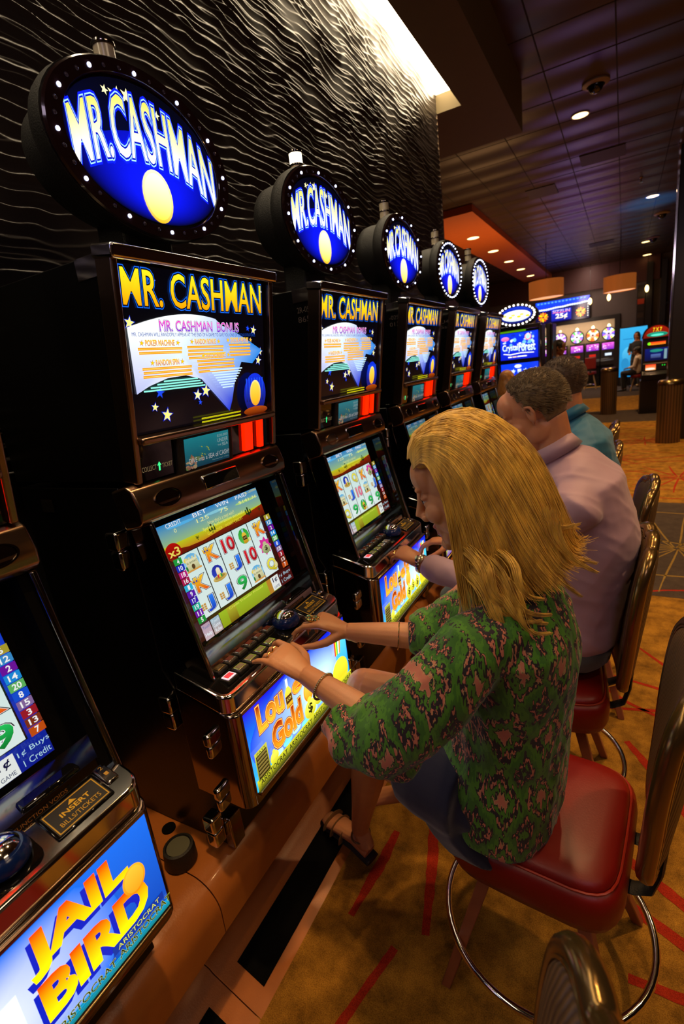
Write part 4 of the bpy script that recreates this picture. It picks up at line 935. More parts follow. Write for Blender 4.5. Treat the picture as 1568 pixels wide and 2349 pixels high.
def add_hand(m, wrist, d, up, side, curls, k=1.0, thumb=(.3, .9, -.2), spread=.06, tcurl=.3):
    X = Vector(d).normalized(); Z = Vector(up); Z = (Z-X*Z.dot(X)).normalized(); Y = Z.cross(X)*side; w = Vector(wrist)
    P = lambda x, y, z: w+(X*x+Y*y+Z*z)*k
    m.tube([P(-.035, 0, 0), P(0, 0, 0), P(.03, 0, .002), P(.06, 0, .003), P(.084, .001, .001), P(.094, .001, -.001)], [(.0185*k, .0205*k), (.0170*k, .0240*k), (.0155*k, .031*k), (.0135*k, .038*k), (.0115*k, .0385*k), (.006*k, .030*k)], 16, up=Z)
    L = [(.040, .025, .021), (.045, .028, .022), (.041, .026, .021), (.032, .020, .019)]; tips = []
    for i in range(4):
        y = .029-.0192*i; p = P(.082-(.004 if i in (0, 3) else 0)-(.006 if i == 3 else 0), y, .001); a = 0; pts = [P(.06, y*.9, .001), p]; rr = [.0095*k, .0093*k]; s_ = math.atan2(spread*(1.5-i), 1)
        q = p; c = curls[i]
        for j in range(3):
            a += c[j] if isinstance(c, (tuple, list)) else c*(1, 1.2, .8)[j]
            dirv = (X*math.cos(s_)+Y*math.sin(s_))*math.cos(a)-Z*math.sin(a)
            q = q+dirv*L[i][j]*k; pts.append(q); rr.append((.0082, .0074, .0060)[j]*k*(.9 if i == 3 else 1))
        m.tube(pts, rr, 10); m.ball(pts[-1], rr[-1]*1.02, 10, 8); tips.append((pts, rr))
    tx = Vector(thumb).normalized(); b = P(.018, .020, -.006); t1 = b+(X*tx.x+Y*tx.y+Z*tx.z)*.042*k; t2d = (X*(tx.x+.5)+Y*(tx.y-.3*tcurl)+Z*(tx.z-.1)).normalized(); t2 = t1+t2d*.034*k; t3d = (X*(tx.x+.9)+Y*(tx.y-.9*tcurl)+Z*(tx.z-.1)).normalized(); t3 = t2+t3d*.027*k
    m.tube([P(.006, .010, -.004), b, t1, t2, t3], [.014*k, .0145*k, .0115*k, .0098*k, .0075*k], 10); m.ball(t3, .0078*k, 10, 8)
    return P, tips, (b, t1, t2, t3)
def band(center, axis, r, tr, n=28, sx=1.0):
    q = Vector((0, 0, 1)).rotation_difference(Vector(axis).normalized()); return [Vector(center)+q @ Vector((r*math.cos(2*PI*i/n)*sx, r*math.sin(2*PI*i/n), 0)) for i in range(n)]
def eyes(F, parent, k=1.0, iris='4a6a90', open_=1.0):
    for s in (-1, 1):
        m = MB(); m.T = F @ Matrix.Scale(k, 4); m.ball((.0715, s*.030, .010), .0125, 16, 12); m.mi = 1
        d = Vector((1, s*.05, -.15)).normalized(); c = Vector((.0715, s*.030, .010))+d*.0088; q = Vector((0, 0, 1)).rotation_difference(d)
        m.rings([[c+d*t+q @ Vector((r*math.cos(2*PI*i/14), r*math.sin(2*PI*i/14), 0)) for i in range(14)] for r, t in ((.0062, .0), (.0058, .0028), (.003, .004))])
        m.build('eye', [M['eyewhite'], M['iris']], parent, smooth=True)
        m = MB(); m.T = F @ Matrix.Scale(k, 4); m.tube([(.0775, s*.016, .012), (.0845, s*.024, .0185), (.0845, s*.033, .0195), (.078, s*.043, .014)], [.0012, .0022, .0022, .0012], 6); m.build('eyelash', M['lash'], parent, smooth=True)
        m = MB(); m.T = F @ Matrix.Scale(k, 4); m.tube([(.0955, s*.014, .036), (.0945, s*.026, .043), (.084, s*.045, .041)], [.0022, .0028, .0012], 6); m.build('eyebrow', M['brow'], parent, smooth=True)
M['eyewhite'] = mat('eye_white', (.62, .58, .55), .15, var=0); M['iris'] = mat('blue_grey_iris', (.04, .08, .12), .1, var=0); M['lash'] = mat('dark_lash', (.01, .007, .006), .6, var=0); M['brow'] = mat('brown_brow', (.12, .07, .03), .7, var=0)
M['skin'] = skin_mat('fair_skin', (.60, .27, .12)); M['skin2'] = skin_mat('ruddy_skin', (.58, .235, .11)); M['skin3'] = skin_mat('brown_skin', (.20, .085, .04))
M['lip'] = mat('pink_lip', (.45, .09, .07), .3, var=0); M['teeth'] = mat('teeth', (.62, .58, .50), .25, var=0)

def strands(guide, n, name, material, parent, r=.0016, seg=10, seed=1, off=(0, 0, 0)):
    """n hairs; guide(a, t, rnd) gives points"""
    rg = random.Random(seed); m = MB(off)
    for _ in range(n):
        pts = guide(rg, seg); rad = [r*(1-.75*(i/(len(pts)-1))**2)*rg.uniform(.7, 1.3) for i in range(len(pts))]; m.tube(pts, rad, 4, cap=False)
    return m.build(name, material, parent, smooth=True, fix=False, autosmooth=False)
def hair_mat(name, c1, c2, rough=.38):
    m = mat(name, c1, rough, var=0); nt = m.node_tree; b = nt.nodes['Principled BSDF']; tc = nt.nodes.new('ShaderNodeTexCoord')
    n = nt.nodes.new('ShaderNodeTexNoise'); n.inputs['Scale'].default_value = 55; n.inputs['Detail'].default_value = 4
    mp = nt.nodes.new('ShaderNodeMapping'); mp.inputs['Scale'].default_value = (1.2, 1.0, .3); mp.inputs['Rotation'].default_value = (0, .6, 0)
    nt.links.new(tc.outputs['Object'], mp.inputs[0]); nt.links.new(mp.outputs[0], n.inputs['Vector'])
    r = nt.nodes.new('ShaderNodeValToRGB'); r.color_ramp.elements[0].position = .32; r.color_ramp.elements[1].position = .66; r.color_ramp.elements[0].color = (*rgb(c2), 1); r.color_ramp.elements[1].color = (*rgb(c1), 1)
    nt.links.new(n.outputs['Fac'], r.inputs[0]); nt.links.new(r.outputs[0], b.inputs['Base Color'])
    b.inputs['Anisotropic'].default_value = .5; b.inputs['Sheen Weight'].default_value = .2
    return m
M['blonde'] = hair_mat('golden_blonde_hair', (.95, .58, .07), (.50, .26, .025)); M['greyhair'] = hair_mat('short_sandy_grey_hair', (.24, .155, .06), (.10, .062, .025), .5)
M['brownhair'] = hair_mat('short_brown_hair', (.12, .06, .022), (.05, .025, .01), .5); M['blackhair'] = hair_mat('black_hair', (.012, .009, .008), (.005, .004, .004), .5); M['auburn'] = hair_mat('strawberry_blonde_hair', (.55, .25, .06), (.32, .12, .03))

def ikat_mat():
    m = bpy.data.materials.new('green_ikat_print'); m.use_nodes = True; nt = m.node_tree; b = nt.nodes['Principled BSDF']; N = nt.nodes; Lk = nt.links
    def math_(op, a, b_=None, c=None):
        n = N.new('ShaderNodeMath'); n.operation = op
        for i, v in enumerate((a, b_, c)):
            if v is None: continue
            if isinstance(v, (int, float)): n.inputs[i].default_value = v
            else: Lk.new(v, n.inputs[i])
        return n.outputs[0]
    tc = N.new('ShaderNodeTexCoord'); sp = N.new('ShaderNodeSeparateXYZ'); Lk.new(tc.outputs['Object'], sp.inputs[0])
    mp = N.new('ShaderNodeMapping'); mp.inputs['Scale'].default_value = (1, 1, .16); Lk.new(tc.outputs['Object'], mp.inputs[0])
    nj = N.new('ShaderNodeTexNoise'); nj.inputs['Scale'].default_value = 120; nj.inputs['Detail'].default_value = 3; Lk.new(mp.outputs[0], nj.inputs['Vector'])
    nl = N.new('ShaderNodeTexNoise'); nl.inputs['Scale'].default_value = 6; nl.inputs['Detail'].default_value = 2; Lk.new(tc.outputs['Object'], nl.inputs['Vector'])
    u = math_('ADD', math_('MULTIPLY', math_('ADD', sp.outputs[0], sp.outputs[1]), 8.4), math_('MULTIPLY', nl.outputs['Fac'], .45))
    v = math_('ADD', math_('ADD', math_('MULTIPLY', sp.outputs[2], 5.4), math_('MULTIPLY', nj.outputs['Fac'], .60)), math_('MULTIPLY', nl.outputs['Fac'], .35))
    du = math_('ABSOLUTE', math_('SUBTRACT', math_('FRACT', u), .5)); dv = math_('ABSOLUTE', math_('SUBTRACT', math_('FRACT', v), .5))
    d = math_('ADD', du, dv)
    r = N.new('ShaderNodeValToRGB'); cr = r.color_ramp; cr.interpolation = 'CONSTANT'
    pink = (.62, .20, .115, 1); cream = (.55, .36, .14, 1); blk = (.018, .010, .014, 1); grn = (.075, .25, .012, 1); grn2 = (.045, .17, .012, 1)
    cr.elements[0].position = 0; cr.elements[0].color = pink; cr.elements[1].position = .13; cr.elements[1].color = cream
    for p, c in ((.155, blk), (.19, grn), (.29, blk), (.33, pink), (.40, cream), (.425, blk), (.465, grn), (.58, grn2), (.70, blk), (.74, pink), (.81, blk), (.86, grn)):
        e = cr.elements.new(p); e.color = c
    Lk.new(d, r.inputs[0])
    # broken dark ikat flecks over everything but the green
    n3 = N.new('ShaderNodeTexNoise'); n3.inputs['Scale'].default_value = 150; n3.inputs['Detail'].default_value = 2; mp3 = N.new('ShaderNodeMapping'); mp3.inputs['Scale'].default_value = (1, 1, .35); Lk.new(tc.outputs['Object'], mp3.inputs[0]); Lk.new(mp3.outputs[0], n3.inputs['Vector'])
    inb = math_('MULTIPLY', math_('GREATER_THAN', n3.outputs['Fac'], .50), math_('ADD', math_('MULTIPLY', math_('GREATER_THAN', d, .29), math_('LESS_THAN', d, .465)), math_('GREATER_THAN', d, .70)))
    mx = N.new('ShaderNodeMix'); mx.data_type = 'RGBA'; Lk.new(inb, mx.inputs[0]); Lk.new(r.outputs[0], mx.inputs[6]); mx.inputs[7].default_value = (.018, .010, .016, 1)
    Lk.new(mx.outputs[2], b.inputs['Base Color']); b.inputs['Roughness'].default_value = .75; b.inputs['Sheen Weight'].default_value = .15
    return m
M['ikat'] = ikat_mat()
def cloth(name, col, rough=.7, bscale=500): return mat(name, col, rough, var=.08, vscale=5, bump=.08, bscale=bscale, sheen=.25)
M['lavender'] = cloth('lavender_dress_shirt', (.42, .255, .33), .55); M['teal'] = cloth('teal_shirt', (.002, .12, .23), .6); M['denim'] = cloth('dark_denim', (.005, .006, .030), .85); M['jeans'] = cloth('grey_blue_jeans', (.060, .066, .075), .85); M['blackcloth'] = cloth('black_trousers', (.012, .010, .012), .8)
M['whiteshirt'] = cloth('white_shirt', (.70, .58, .50), .7); M['redcloth'] = cloth('red_blouse', (.45, .02, .015), .7); M['sage'] = cloth('sage_green_top', (.16, .17, .06), .8)

# ------------- the blonde woman
def woman():
    P = thing('person', 'woman with long blonde hair in a green and pink patterned blouse, pressing the buttons', 'person', (-.17, 1.06, 0)); O = (-.17, 1.06, 0)
    F = head_frame((-.276, .98, 1.434), 20)
    m = MB(O)
    add_head(m, F, k=.98, smile=True); neck(m, F, (-.205, .985, 1.235), .050, .060)
    m.tube([(-.27, 1.08, .60), (-.26, 1.08, .68), (-.215, 1.07, .82), (-.19, 1.04, .98), (-.18, 1.01, 1.12), (-.19, 1.0, 1.20), (-.205, .99, 1.245)], [(.095, .145), (.105, .155), (.08, .115), (.085, .12), (.08, .13), (.055, .11), (.045, .055)], 24, up=(1, 0, 0))
    def limb(pts, rs): m.tube(pts, rs, 16); m.ball(pts[0], rs[0] if not isinstance(rs[0], tuple) else min(rs[0]), 14, 10)
    # left arm (near)
    LE = Vector((-.405, .80, .935)); LW = Vector((-.650, .850, 1.000))
    limb([(-.20, .87, 1.165), (-.30, .83, 1.05), LE], [.040, .040, .037]); limb([LE, LE*.6+LW*.4+Vector((0, 0, .004)), LW], [.038, .036, .0245])
    d = Vector((-.72, .868, 1.043))-LW
    lp = add_hand(m, LW, (-.82, .06, .40), (.30, -.25, .90), -1, [(.50, .55, .25), (.70, .65, .35), (.72, .6, .35), (.30, .42, .20)], 1.04, thumb=(.55, .75, -.45), tcurl=.6, spread=.10)
    # right arm
    RE = Vector((-.445, 1.165, .955)); RW = Vector((-.660, 1.085, .985))
    limb([(-.20, 1.13, 1.165), (-.32, 1.17, 1.05), RE], [.040, .040, .037]); limb([RE, RE*.6+RW*.4+Vector((0, 0, .003)), RW], [.038, .035, .0245])
    rp = add_hand(m, RW, (-.86, -.22, .42), (.30, .05, .92), 1, [(.50, .45, .25), (.70, .6, .4), (.85, .7, .4), (.9, .7, .4)], 1.04, thumb=(.60, .65, -.55), tcurl=.2, spread=.08)
    # legs, the right crossed over the left
    LK = Vector((-.60, 1.04, .645)); LA = Vector((-.765, 1.17, .145)); RK = Vector((-.655, 1.13, .775)); RA = Vector((-.60, 1.235, .36))
    limb([(-.30, .985, .645), (-.42, 1.0, .655), LK], [.082, .074, .056]); limb([LK, LK*.68+LA*.32, LK*.3+LA*.7, LA], [.055, .052, .038, .030])
    limb([(-.30, 1.16, .66), (-.45, 1.16, .73), RK], [.082, .074, .056]); limb([RK, RK*.68+RA*.32, RK*.3+RA*.7, RA], [.054, .050, .037, .030])
    def foot(A, d, mm, k=1.0):
        d = Vector(d).normalized(); u = Vector((0, 0, 1)); mm.tube([A+Vector((0, 0, .0)), A+d*-.02+u*-.05, A+d*.02+u*-.075], [.030, .030, .024], 12); mm.tube([A+d*-.035+u*-.078, A+d*.03+u*-.062, A+d*.10+u*-.070, A+d*.155+u*-.086, A+d*.185+u*-.09], [(.024, .028), (.028, .030), (.020, .036), (.013, .038), (.008, .026)], 14, up=u)
    foot(LA, (-.95, .28, .10), m); foot(RA, (-.8, -.1, -.25), m)
    body = fuse(m, 'body', [M['skin'], M['lip'], M['teeth']], .0027, 3, P)
    # lips by region
    me = body.data; Fi = F.inverted(); lipf = []
    for p in me.polygons:
        c_ = Fi @ (Vector(p.center)+Vector(O)); c_ /= .98
        if c_.x > .074 and abs(c_.y) < .026 and -.081 < c_.z < -.050: p.material_index = 2 if (-.0695 < c_.z < -.0610 and abs(c_.y) < .021) else 1
    E = thing_part('eyes_group') if False else None
    m0 = P.location; eyes_local(F, O, body, .98)
    # blouse
    m = MB(O)
    m.tube([(-.275, 1.09, .572), (-.265, 1.09, .62), (-.25, 1.085, .70), (-.225, 1.075, .82), (-.205, 1.05, .96), (-.19, 1.02, 1.09), (-.19, 1.005, 1.165), (-.200, .99, 1.225), (-.205, .985, 1.262)], [(.150, .205), (.158, .212), (.158, .205), (.140, .186), (.132, .178), (.130, .186), (.115, .192), (.088, .145), (.066, .074)], 36, up=(1, .28, 0))
    m.tube([(-.17, .90, 1.185), (-.23, .85, 1.155), (-.31, .815, 1.05), (-.37, .80, .985), (-.44, .80, .925), (-.505, .805, .915), (-.552, .818, .945)], [.06, .072, .080, .084, .088, .078, .052], 26)
    m.ball((-.415, .805, .905), (.075, .055, .085), 18, 12)
    m.tube([(-.17, 1.10, 1.185), (-.24, 1.15, 1.15), (-.33, 1.18, 1.05), (-.40, 1.18, .985), (-.46, 1.165, .965), (-.50, 1.15, .965)], [.06, .070, .074, .078, .072, .050], 22)
    f1 = folds(3, .0050, 34, 3, .35); f2 = folds(8, .0022, 90, 3, .5)
    fuse(m, 'blouse', M['ikat'], .0055, 5, P, fold=lambda c, n: f1(c, n)+f2(c, n))
    m = MB(O); m.tube([(-.24, 1.08, .625), (-.30, 1.07, .635), (-.40, 1.05, .650), (-.455, 1.05, .665)], [(.07, .15), (.088, .185), (.096, .165), (.090, .140)], 24, up=(0, 0, 1)); m.tube([(-.30, .955, .66), (-.42, .985, .655), (-.47, 1.0, .65)], [(.10, .10), (.098, .09), (.088, .08)], 20); m.tube([(-.30, .93, .60), (-.38, .95, .54)], [(.06, .12), (.03, .09)], 16, up=(0, 1, 0))
    fuse(m, 'denim_skirt', M['denim'], .007, 3, P, fold=folds(2, .002, 60))
    # sandal
    m = MB(O); d = Vector((-.95, .28, .10)).normalized(); A = LA; u = Vector((0, 0, 1))
    m.tube([A+d*-.045+u*-.108, A+d*.03+u*-.098, A+d*.10+u*-.092, A+d*.16+u*-.102, A+d*.195+u*-.104], [(.012, .030), (.012, .032), (.010, .040), (.008, .041), (.006, .028)], 12, up=u); m.build('sandal_sole', M['blackmatte'], P, smooth=True)
    m = MB(O); m.tube([A+d*.06+u*-.062+d.cross(u)*s_ for s_ in (-.001, 0)] , [.001, .001], 4) if False else None
    side = d.cross(u).normalized()
    for q in (.07, .115, .15): m.tube([A+d*q+side*(.042*math.cos(t))+u*(-.092+.040*math.sin(t)*(1-.25*(q/.15))) for t in [PI*i/12 for i in range(13)]], [(.0025, .012)]*13, 6, up=d)
    m.tube([A+side*.036*math.cos(t)+d*-.03*math.sin(t)+u*-.03 for t in [2*PI*i/20 for i in range(20)]], .0035, 6, closed=True); m.build('sandal_strap', M['sandal'], P, smooth=True)
    # bracelets and rings
    ax = LE-LW; m = MB(O); c_ = LW+ax*.22
    pts = band(c_, ax, .0325, 0, 40)
    for i, p in enumerate(pts): m.ball(p, .0032, 6, 4)
    m.tube(pts, .0018, 5, closed=True); m.build('bracelet', M['silver'], P, smooth=True)
    ax = RE-RW; m = MB(O); m.tube(band(RW+ax*.62, ax, .0385, 0, 44), .0016, 6, closed=True); m.build('thin_gold_bracelet', M['gold'], P, smooth=True)
    def ringat(tips, i, t, r, name, big=False):
        pts = tips[i][0]; a, b = Vector(pts[1]), Vector(pts[2]); c_ = a.lerp(b, t); m = MB(O); m.tube(band(c_, b-a, r, 0, 24), .0019, 6, closed=True)
        m.build(name, M['gold'], P, smooth=True)
    ringat(lp[1], 2, .55, .0098, 'gold_ring'); ringat(lp[1], 1, .55, .0098, 'gold_ring')
    # large jewelled ring across the right index finger
    pts = rp[1][1][0]; a, b = Vector(pts[1]), Vector(pts[2]); c_ = a.lerp(b, .45)+Vector((.002, 0, .012)); m = MB(O); rg = random.Random(2)
    m.ball(c_, (.022, .014, .008), 16, 10); 
    for i in range(46):
        t, f_ = rg.uniform(0, 2*PI), rg.uniform(0, 1)**.5; p = c_+Vector((.023*f_*math.cos(t), .0145*f_*math.sin(t), .0090*math.sqrt(max(0, 1-f_*f_)))); m.mi = 1 if i % 4 == 0 else 0; m.ball(p, rg.uniform(.0020, .0036), 6, 5)
    m.mi = 0; m.tube(band(a.lerp(b, .45), b-a, .0098, 0, 20), .002, 6, closed=True)
    m.build('jewelled_ring', [M['gold'], M['turq']], P, smooth=True, autosmooth=False)
    # hoop earring
    e = F @ Vector((0.0, .082, -.040)); m = MB(O); m.tube([e+Vector((.020*math.sin(2*PI*i/28), 0, -.032+.032*math.cos(2*PI*i/28))) for i in range(28)], .0013, 6, closed=True)
    m.ball(e+Vector((0, 0, -.064)), (.003, .003, .005), 8, 6); m.build('hoop_earring', M['gold'], P, smooth=True)
    # hair: sheets of locks swept back from the hairline, over both shoulders
    G = [(.985, [(-.396, 1.498), (-.376, 1.544), (-.317, 1.578), (-.247, 1.586), (-.175, 1.540), (-.126, 1.466), (-.095, 1.39), (-.075, 1.335), (-.062, 1.345)]),
         (.935, [(-.385, 1.500), (-.352, 1.551), (-.285, 1.578), (-.204, 1.540), (-.152, 1.455), (-.116, 1.372), (-.086, 1.310), (-.066, 1.305)]),
         (.900, [(-.372, 1.508), (-.325, 1.548), (-.251, 1.535), (-.200, 1.450), (-.160, 1.361), (-.125, 1.300), (-.100, 1.262)]),
         (.886, [(-.366, 1.498), (-.312, 1.528), (-.256, 1.491), (-.223, 1.408), (-.196, 1.335), (-.185, 1.275), (-.165, 1.235)]),
         (.888, [(-.364, 1.484), (-.322, 1.502), (-.293, 1.455), (-.281, 1.388), (-.275, 1.317), (-.268, 1.262), (-.258, 1.195)])]
    Gd = []
    for y, ps in G:
        n = len(ps); out = []
        for k in range(15):
            t = k/14*(n-1); i = min(int(t), n-2); f_ = t-i
            p0, p1, p2, p3 = ps[max(i-1, 0)], ps[i], ps[i+1], ps[min(i+2, n-1)]
            cr_ = lambda a, b, c, d_: .5*((2*b)+(-a+c)*f_+(2*a-5*b+4*c-d_)*f_*f_+(-a+3*b-3*c+d_)*f_**3)
            out.append((cr_(p0[0], p1[0], p2[0], p3[0]), y+(.985-y)*max(0, .45-k/14*1.6), cr_(p0[1], p1[1], p2[1], p3[1])))
        Gd.append(out)
    def gpt(s, k):        # s in -4..4 across the head, k in 0..14 along the lock
        a = min(abs(s), 3.999); i = int(a); f_ = a-i; f_ = f_*f_*(3-2*f_)*.35+f_*.65; p, q = Vector(Gd[i][k]), Vector(Gd[i+1][k]); r = p.lerp(q, f_)
        if s > 0: r.y = .985+(.985-r.y)*.85; r.z -= .012*min(1, s)
        return r
    m = MB(O); cols = [i*.5-4 for i in range(17)]; inner = Vector((-.225, .985, 1.40))
    ou = [[gpt(s, k) for s in cols] for k in range(15)]
    vs = []; fs = []
    for k in range(15):
        for p in ou[k]: c_ = Vector((-.235, .985, min(p.z, 1.46))); vs.append(p+(c_-p).normalized()*(.004+.006*max(0, k-9)/5))
    nn = len(vs)
    for k in range(15):
        for p in ou[k]:
            c_ = Vector((-.25 if k < 9 else -.17, .985, min(p.z, 1.44))); dd = (c_-p); vs.append(p+dd.normalized()*min(.026 if k < 9 else .010, dd.length*.5))
    w = len(cols)
    for k in range(14):
        for i in range(w-1):
            a = k*w+i; fs.append((a, a+1, a+w+1, a+w)); b = nn+a; fs.append((b, b+w, b+w+1, b+1))
    for k in range(14): a = k*w; fs.append((a, a+w, nn+a+w, nn+a)); a = k*w+w-1; fs.append((a+w, a, nn+a, nn+a+w))
    for i in range(w-1): fs.append((i+1, i, nn+i, nn+i+1)); a = 14*w+i; fs.append((a, a+1, nn+a+1, nn+a))
    m.add(vs, fs); m.ball((-.238, .985, 1.465), (.092, .074, .074), 24, 16)
    hb = fuse(m, 'hair', M['blonde'], .005, 3, P, fold=folds(11, .0022, 130, 3, .25))
    def guide(rg, seg):
        s = rg.uniform(-4, 4) if rg.random() < .3 else -rg.uniform(0, 4); s1 = s+rg.gauss(0, .30); L = rg.uniform(.82, 1.0); out = []; h = rg.uniform(.0, .008); ph = rg.uniform(0, 6); amp = rg.uniform(0, .006); st = rg.uniform(0, .25) if rg.random() < .35 else 0
        lo = rg.gauss(0, .004)
        for i in range(seg):
            t = st+(L-st)*i/(seg-1); kk = t*14; k0 = min(int(kk), 13); ss = max(-3.98, min(3.98, s+(s1-s)*t)); p = gpt(ss, k0).lerp(gpt(ss, k0+1), kk-k0)
            c_ = Vector((-.235, .985, min(p.z, 1.46))); nrm = (p-c_).normalized(); t3 = max(0, t-.72)/.28
            p = p+nrm*(h*min(1, t*8)+amp*math.sin(ph+t*7)*t+t3*t3*(lo*3)); out.append(p)
        return out
    strands(guide, 4200, 'hair_strands', M['blonde'], hb, .0011, 16, 5, O)
    # loose curls at the shoulder
    m = MB(O); rg = random.Random(9)
    for L_ in range(13):                     # locks that sweep round the shoulder
        x0, z0, yy = -.245+rg.uniform(-.02, .05), 1.315+rg.uniform(-.03, .03), .888; ph = rg.uniform(-.6, .6); ln = rg.uniform(.65, 1.15); dy = rg.uniform(-.006, .004); cu = rg.uniform(.35, .62)
        for j in range(26):
            ox, oz = rg.gauss(0, .006), rg.gauss(0, .006); pts = []
            for i in range(16):
                t = i/15; k = 1-.75*t; pts.append((x0+.115*ln*t+.010*math.sin(6*t+ph)+ox*k, yy+dy-.045*math.sin(PI*min(1, t*.8))+rg.gauss(0, .0004), z0-.080*math.sin(PI*cu*1.15*t*ln)+.010*math.sin(5*t+ph)+oz*k))
            m.tube(pts, [.0011*(1-.7*i/15) for i in range(16)], 4, cap=False)
    for L_ in range(9):                      # ends that flick outwards at the back
        x0 = -.100+rg.uniform(-.02, .012); z0 = 1.40+rg.uniform(-.07, .03); yy = .945+rg.uniform(-.03, .04); up_ = rg.uniform(.3, 1.5); ln = rg.uniform(.8, 1.2)
        for j in range(24):
            ox, oz = rg.gauss(0, .007), rg.gauss(0, .006); pts = []
            for i in range(14):
                t = i/13; k = 1-.8*t; pts.append((x0+(.015*t+.040*t*t)*ln+ox*k, yy+rg.gauss(0, .0004), z0-.105*t*ln+.060*t**2.2*up_+oz*k))
            m.tube(pts, [.0011*(1-.7*i/13) for i in range(14)], 4, cap=False)
    m.build('loose_curls', M['blonde'], hb, smooth=True, fix=False, autosmooth=False)
    return P
M['sandal'] = mat('gold_studded_strap', (.22, .13, .05), .4, .4, bump=.4, bscale=200); M['silver'] = mat('pale_gold_links', (.62, .52, .34), .2, 1.0, var=.1); M['turq'] = mat('turquoise_stones', (.10, .32, .28), .2)
def eyes_local(F, O, parent, k=1.0):
    Oi = Vector(O)
    for s in (-1, 1):
        T = F @ Matrix.Scale(k, 4)
        m = MB(O); m.T = T; m.ball((.0725, s*.030, .006), .0118, 16, 12); m.mi = 1
        d = Vector((1, s*.05, -.18)).normalized(); c = Vector((.0725, s*.030, .006))+d*.0093; q = Vector((0, 0, 1)).rotation_difference(d)
        m.rings([[c+d*t+q @ Vector((r*math.cos(2*PI*i/14), r*math.sin(2*PI*i/14), 0)) for i in range(14)] for r, t in ((.0062, .0), (.0058, .0022), (.003, .0032))])
        m.build('eye', [M['eyewhite'], M['iris']], parent, smooth=True)
        m = MB(O); m.T = T; m.tube([(.0800, s*.018, .009), (.0850, s*.025, .0120), (.0850, s*.033, .0125), (.079, s*.043, .009)], [.0008, .0016, .0018, .0008], 8); m.build('eyelash', M['lash'], parent, smooth=True)
        m = MB(O); m.T = T; m.tube([(.0945, s*.014, .036), (.0930, s*.026, .0420), (.0825, s*.045, .041)], [.0016, .0022, .0010], 6); m.build('eyebrow', M['brow'], parent, smooth=True)
M['soleblack'] = M['blackmatte']
woman()
# ------------- seated men (and simpler seated or standing figures)
def short_hair(F, O, k, material, parent, bald=0.0, n=1500, r=.0011, ln=.012):
    m = MB(O); T = F @ Matrix.Scale(k, 4); vs = []; ids = {}
    nu, nv = 40, 26; pts = []
    def keep(p): return p[0] < .052-bald+max(0, (p[2]-.06))*.3 and p[2] > -.062 and not (p[0] > .012 and p[2] < .052 and abs(p[1]) > .03) and not (p[2] < .005 and p[0] > -.022)
    rg = random.Random(4)
    m.T = T; b = 0
    grid = {}
    for i in range(nu):
        for j in range(nv):
            th = PI*(j+.5)/nv*.78; ph = 2*PI*i/nu; p = (-.014+.0995*math.sin(th)*math.cos(ph), .0785*math.sin(th)*math.sin(ph), .036+.0895*math.cos(th)*(1 if math.cos(th) > 0 else 1.25)); grid[i, j] = p
    vs = []; idx = {}; fs = []
    for i in range(nu):
        for j in range(nv-1):
            q = [(i, j), ((i+1) % nu, j), ((i+1) % nu, j+1), (i, j+1)]
            if all(keep(grid[a]) for a in q):
                for a in q:
                    if a not in idx: idx[a] = len(vs); vs.append(grid[a])
                fs.append([idx[a] for a in q])
    # give the cap thickness
    nn = len(vs); inner = [tuple(Vector((-.014, 0, .036)).lerp(Vector(v), .90)) for v in vs]; edges = {}
    for f in fs:
        for a, c_ in zip(f, f[1:]+f[:1]): edges[(a, c_)] = 1
    allf = [list(f) for f in fs]+[[nn+a for a in reversed(f)] for f in fs]+[[c_, a, nn+a, nn+c_] for (a, c_) in edges if (c_, a) not in edges]
    m.add(vs+inner, allf)
    h = m.build('hair', material, parent, smooth=True, autosmooth=False)
    s = MB(O); s.T = T
    for _ in range(n):
        th = math.acos(1-rg.random()*1.55); ph = rg.uniform(0, 2*PI); nrm = Vector((math.sin(th)*math.cos(ph), math.sin(th)*math.sin(ph), math.cos(th)))
        p = Vector((-.014+.0995*nrm.x, .0785*nrm.y, .036+.0895*nrm.z*(1 if nrm.z > 0 else 1.25)))
        if not keep(p): continue
        d = (nrm*.7+Vector((-.5+rg.gauss(0, .2), rg.gauss(0, .2), -.25 if nrm.z < .5 else .1))).normalized()
        s.tube([p-nrm*.001, p+d*ln*.5, p+(d+Vector((-.2, 0, -.2)))*ln], [r, r*.8, r*.3], 3, cap=False)
    s.build('hair_strands', material, h, smooth=True, fix=False, autosmooth=False)
    return h
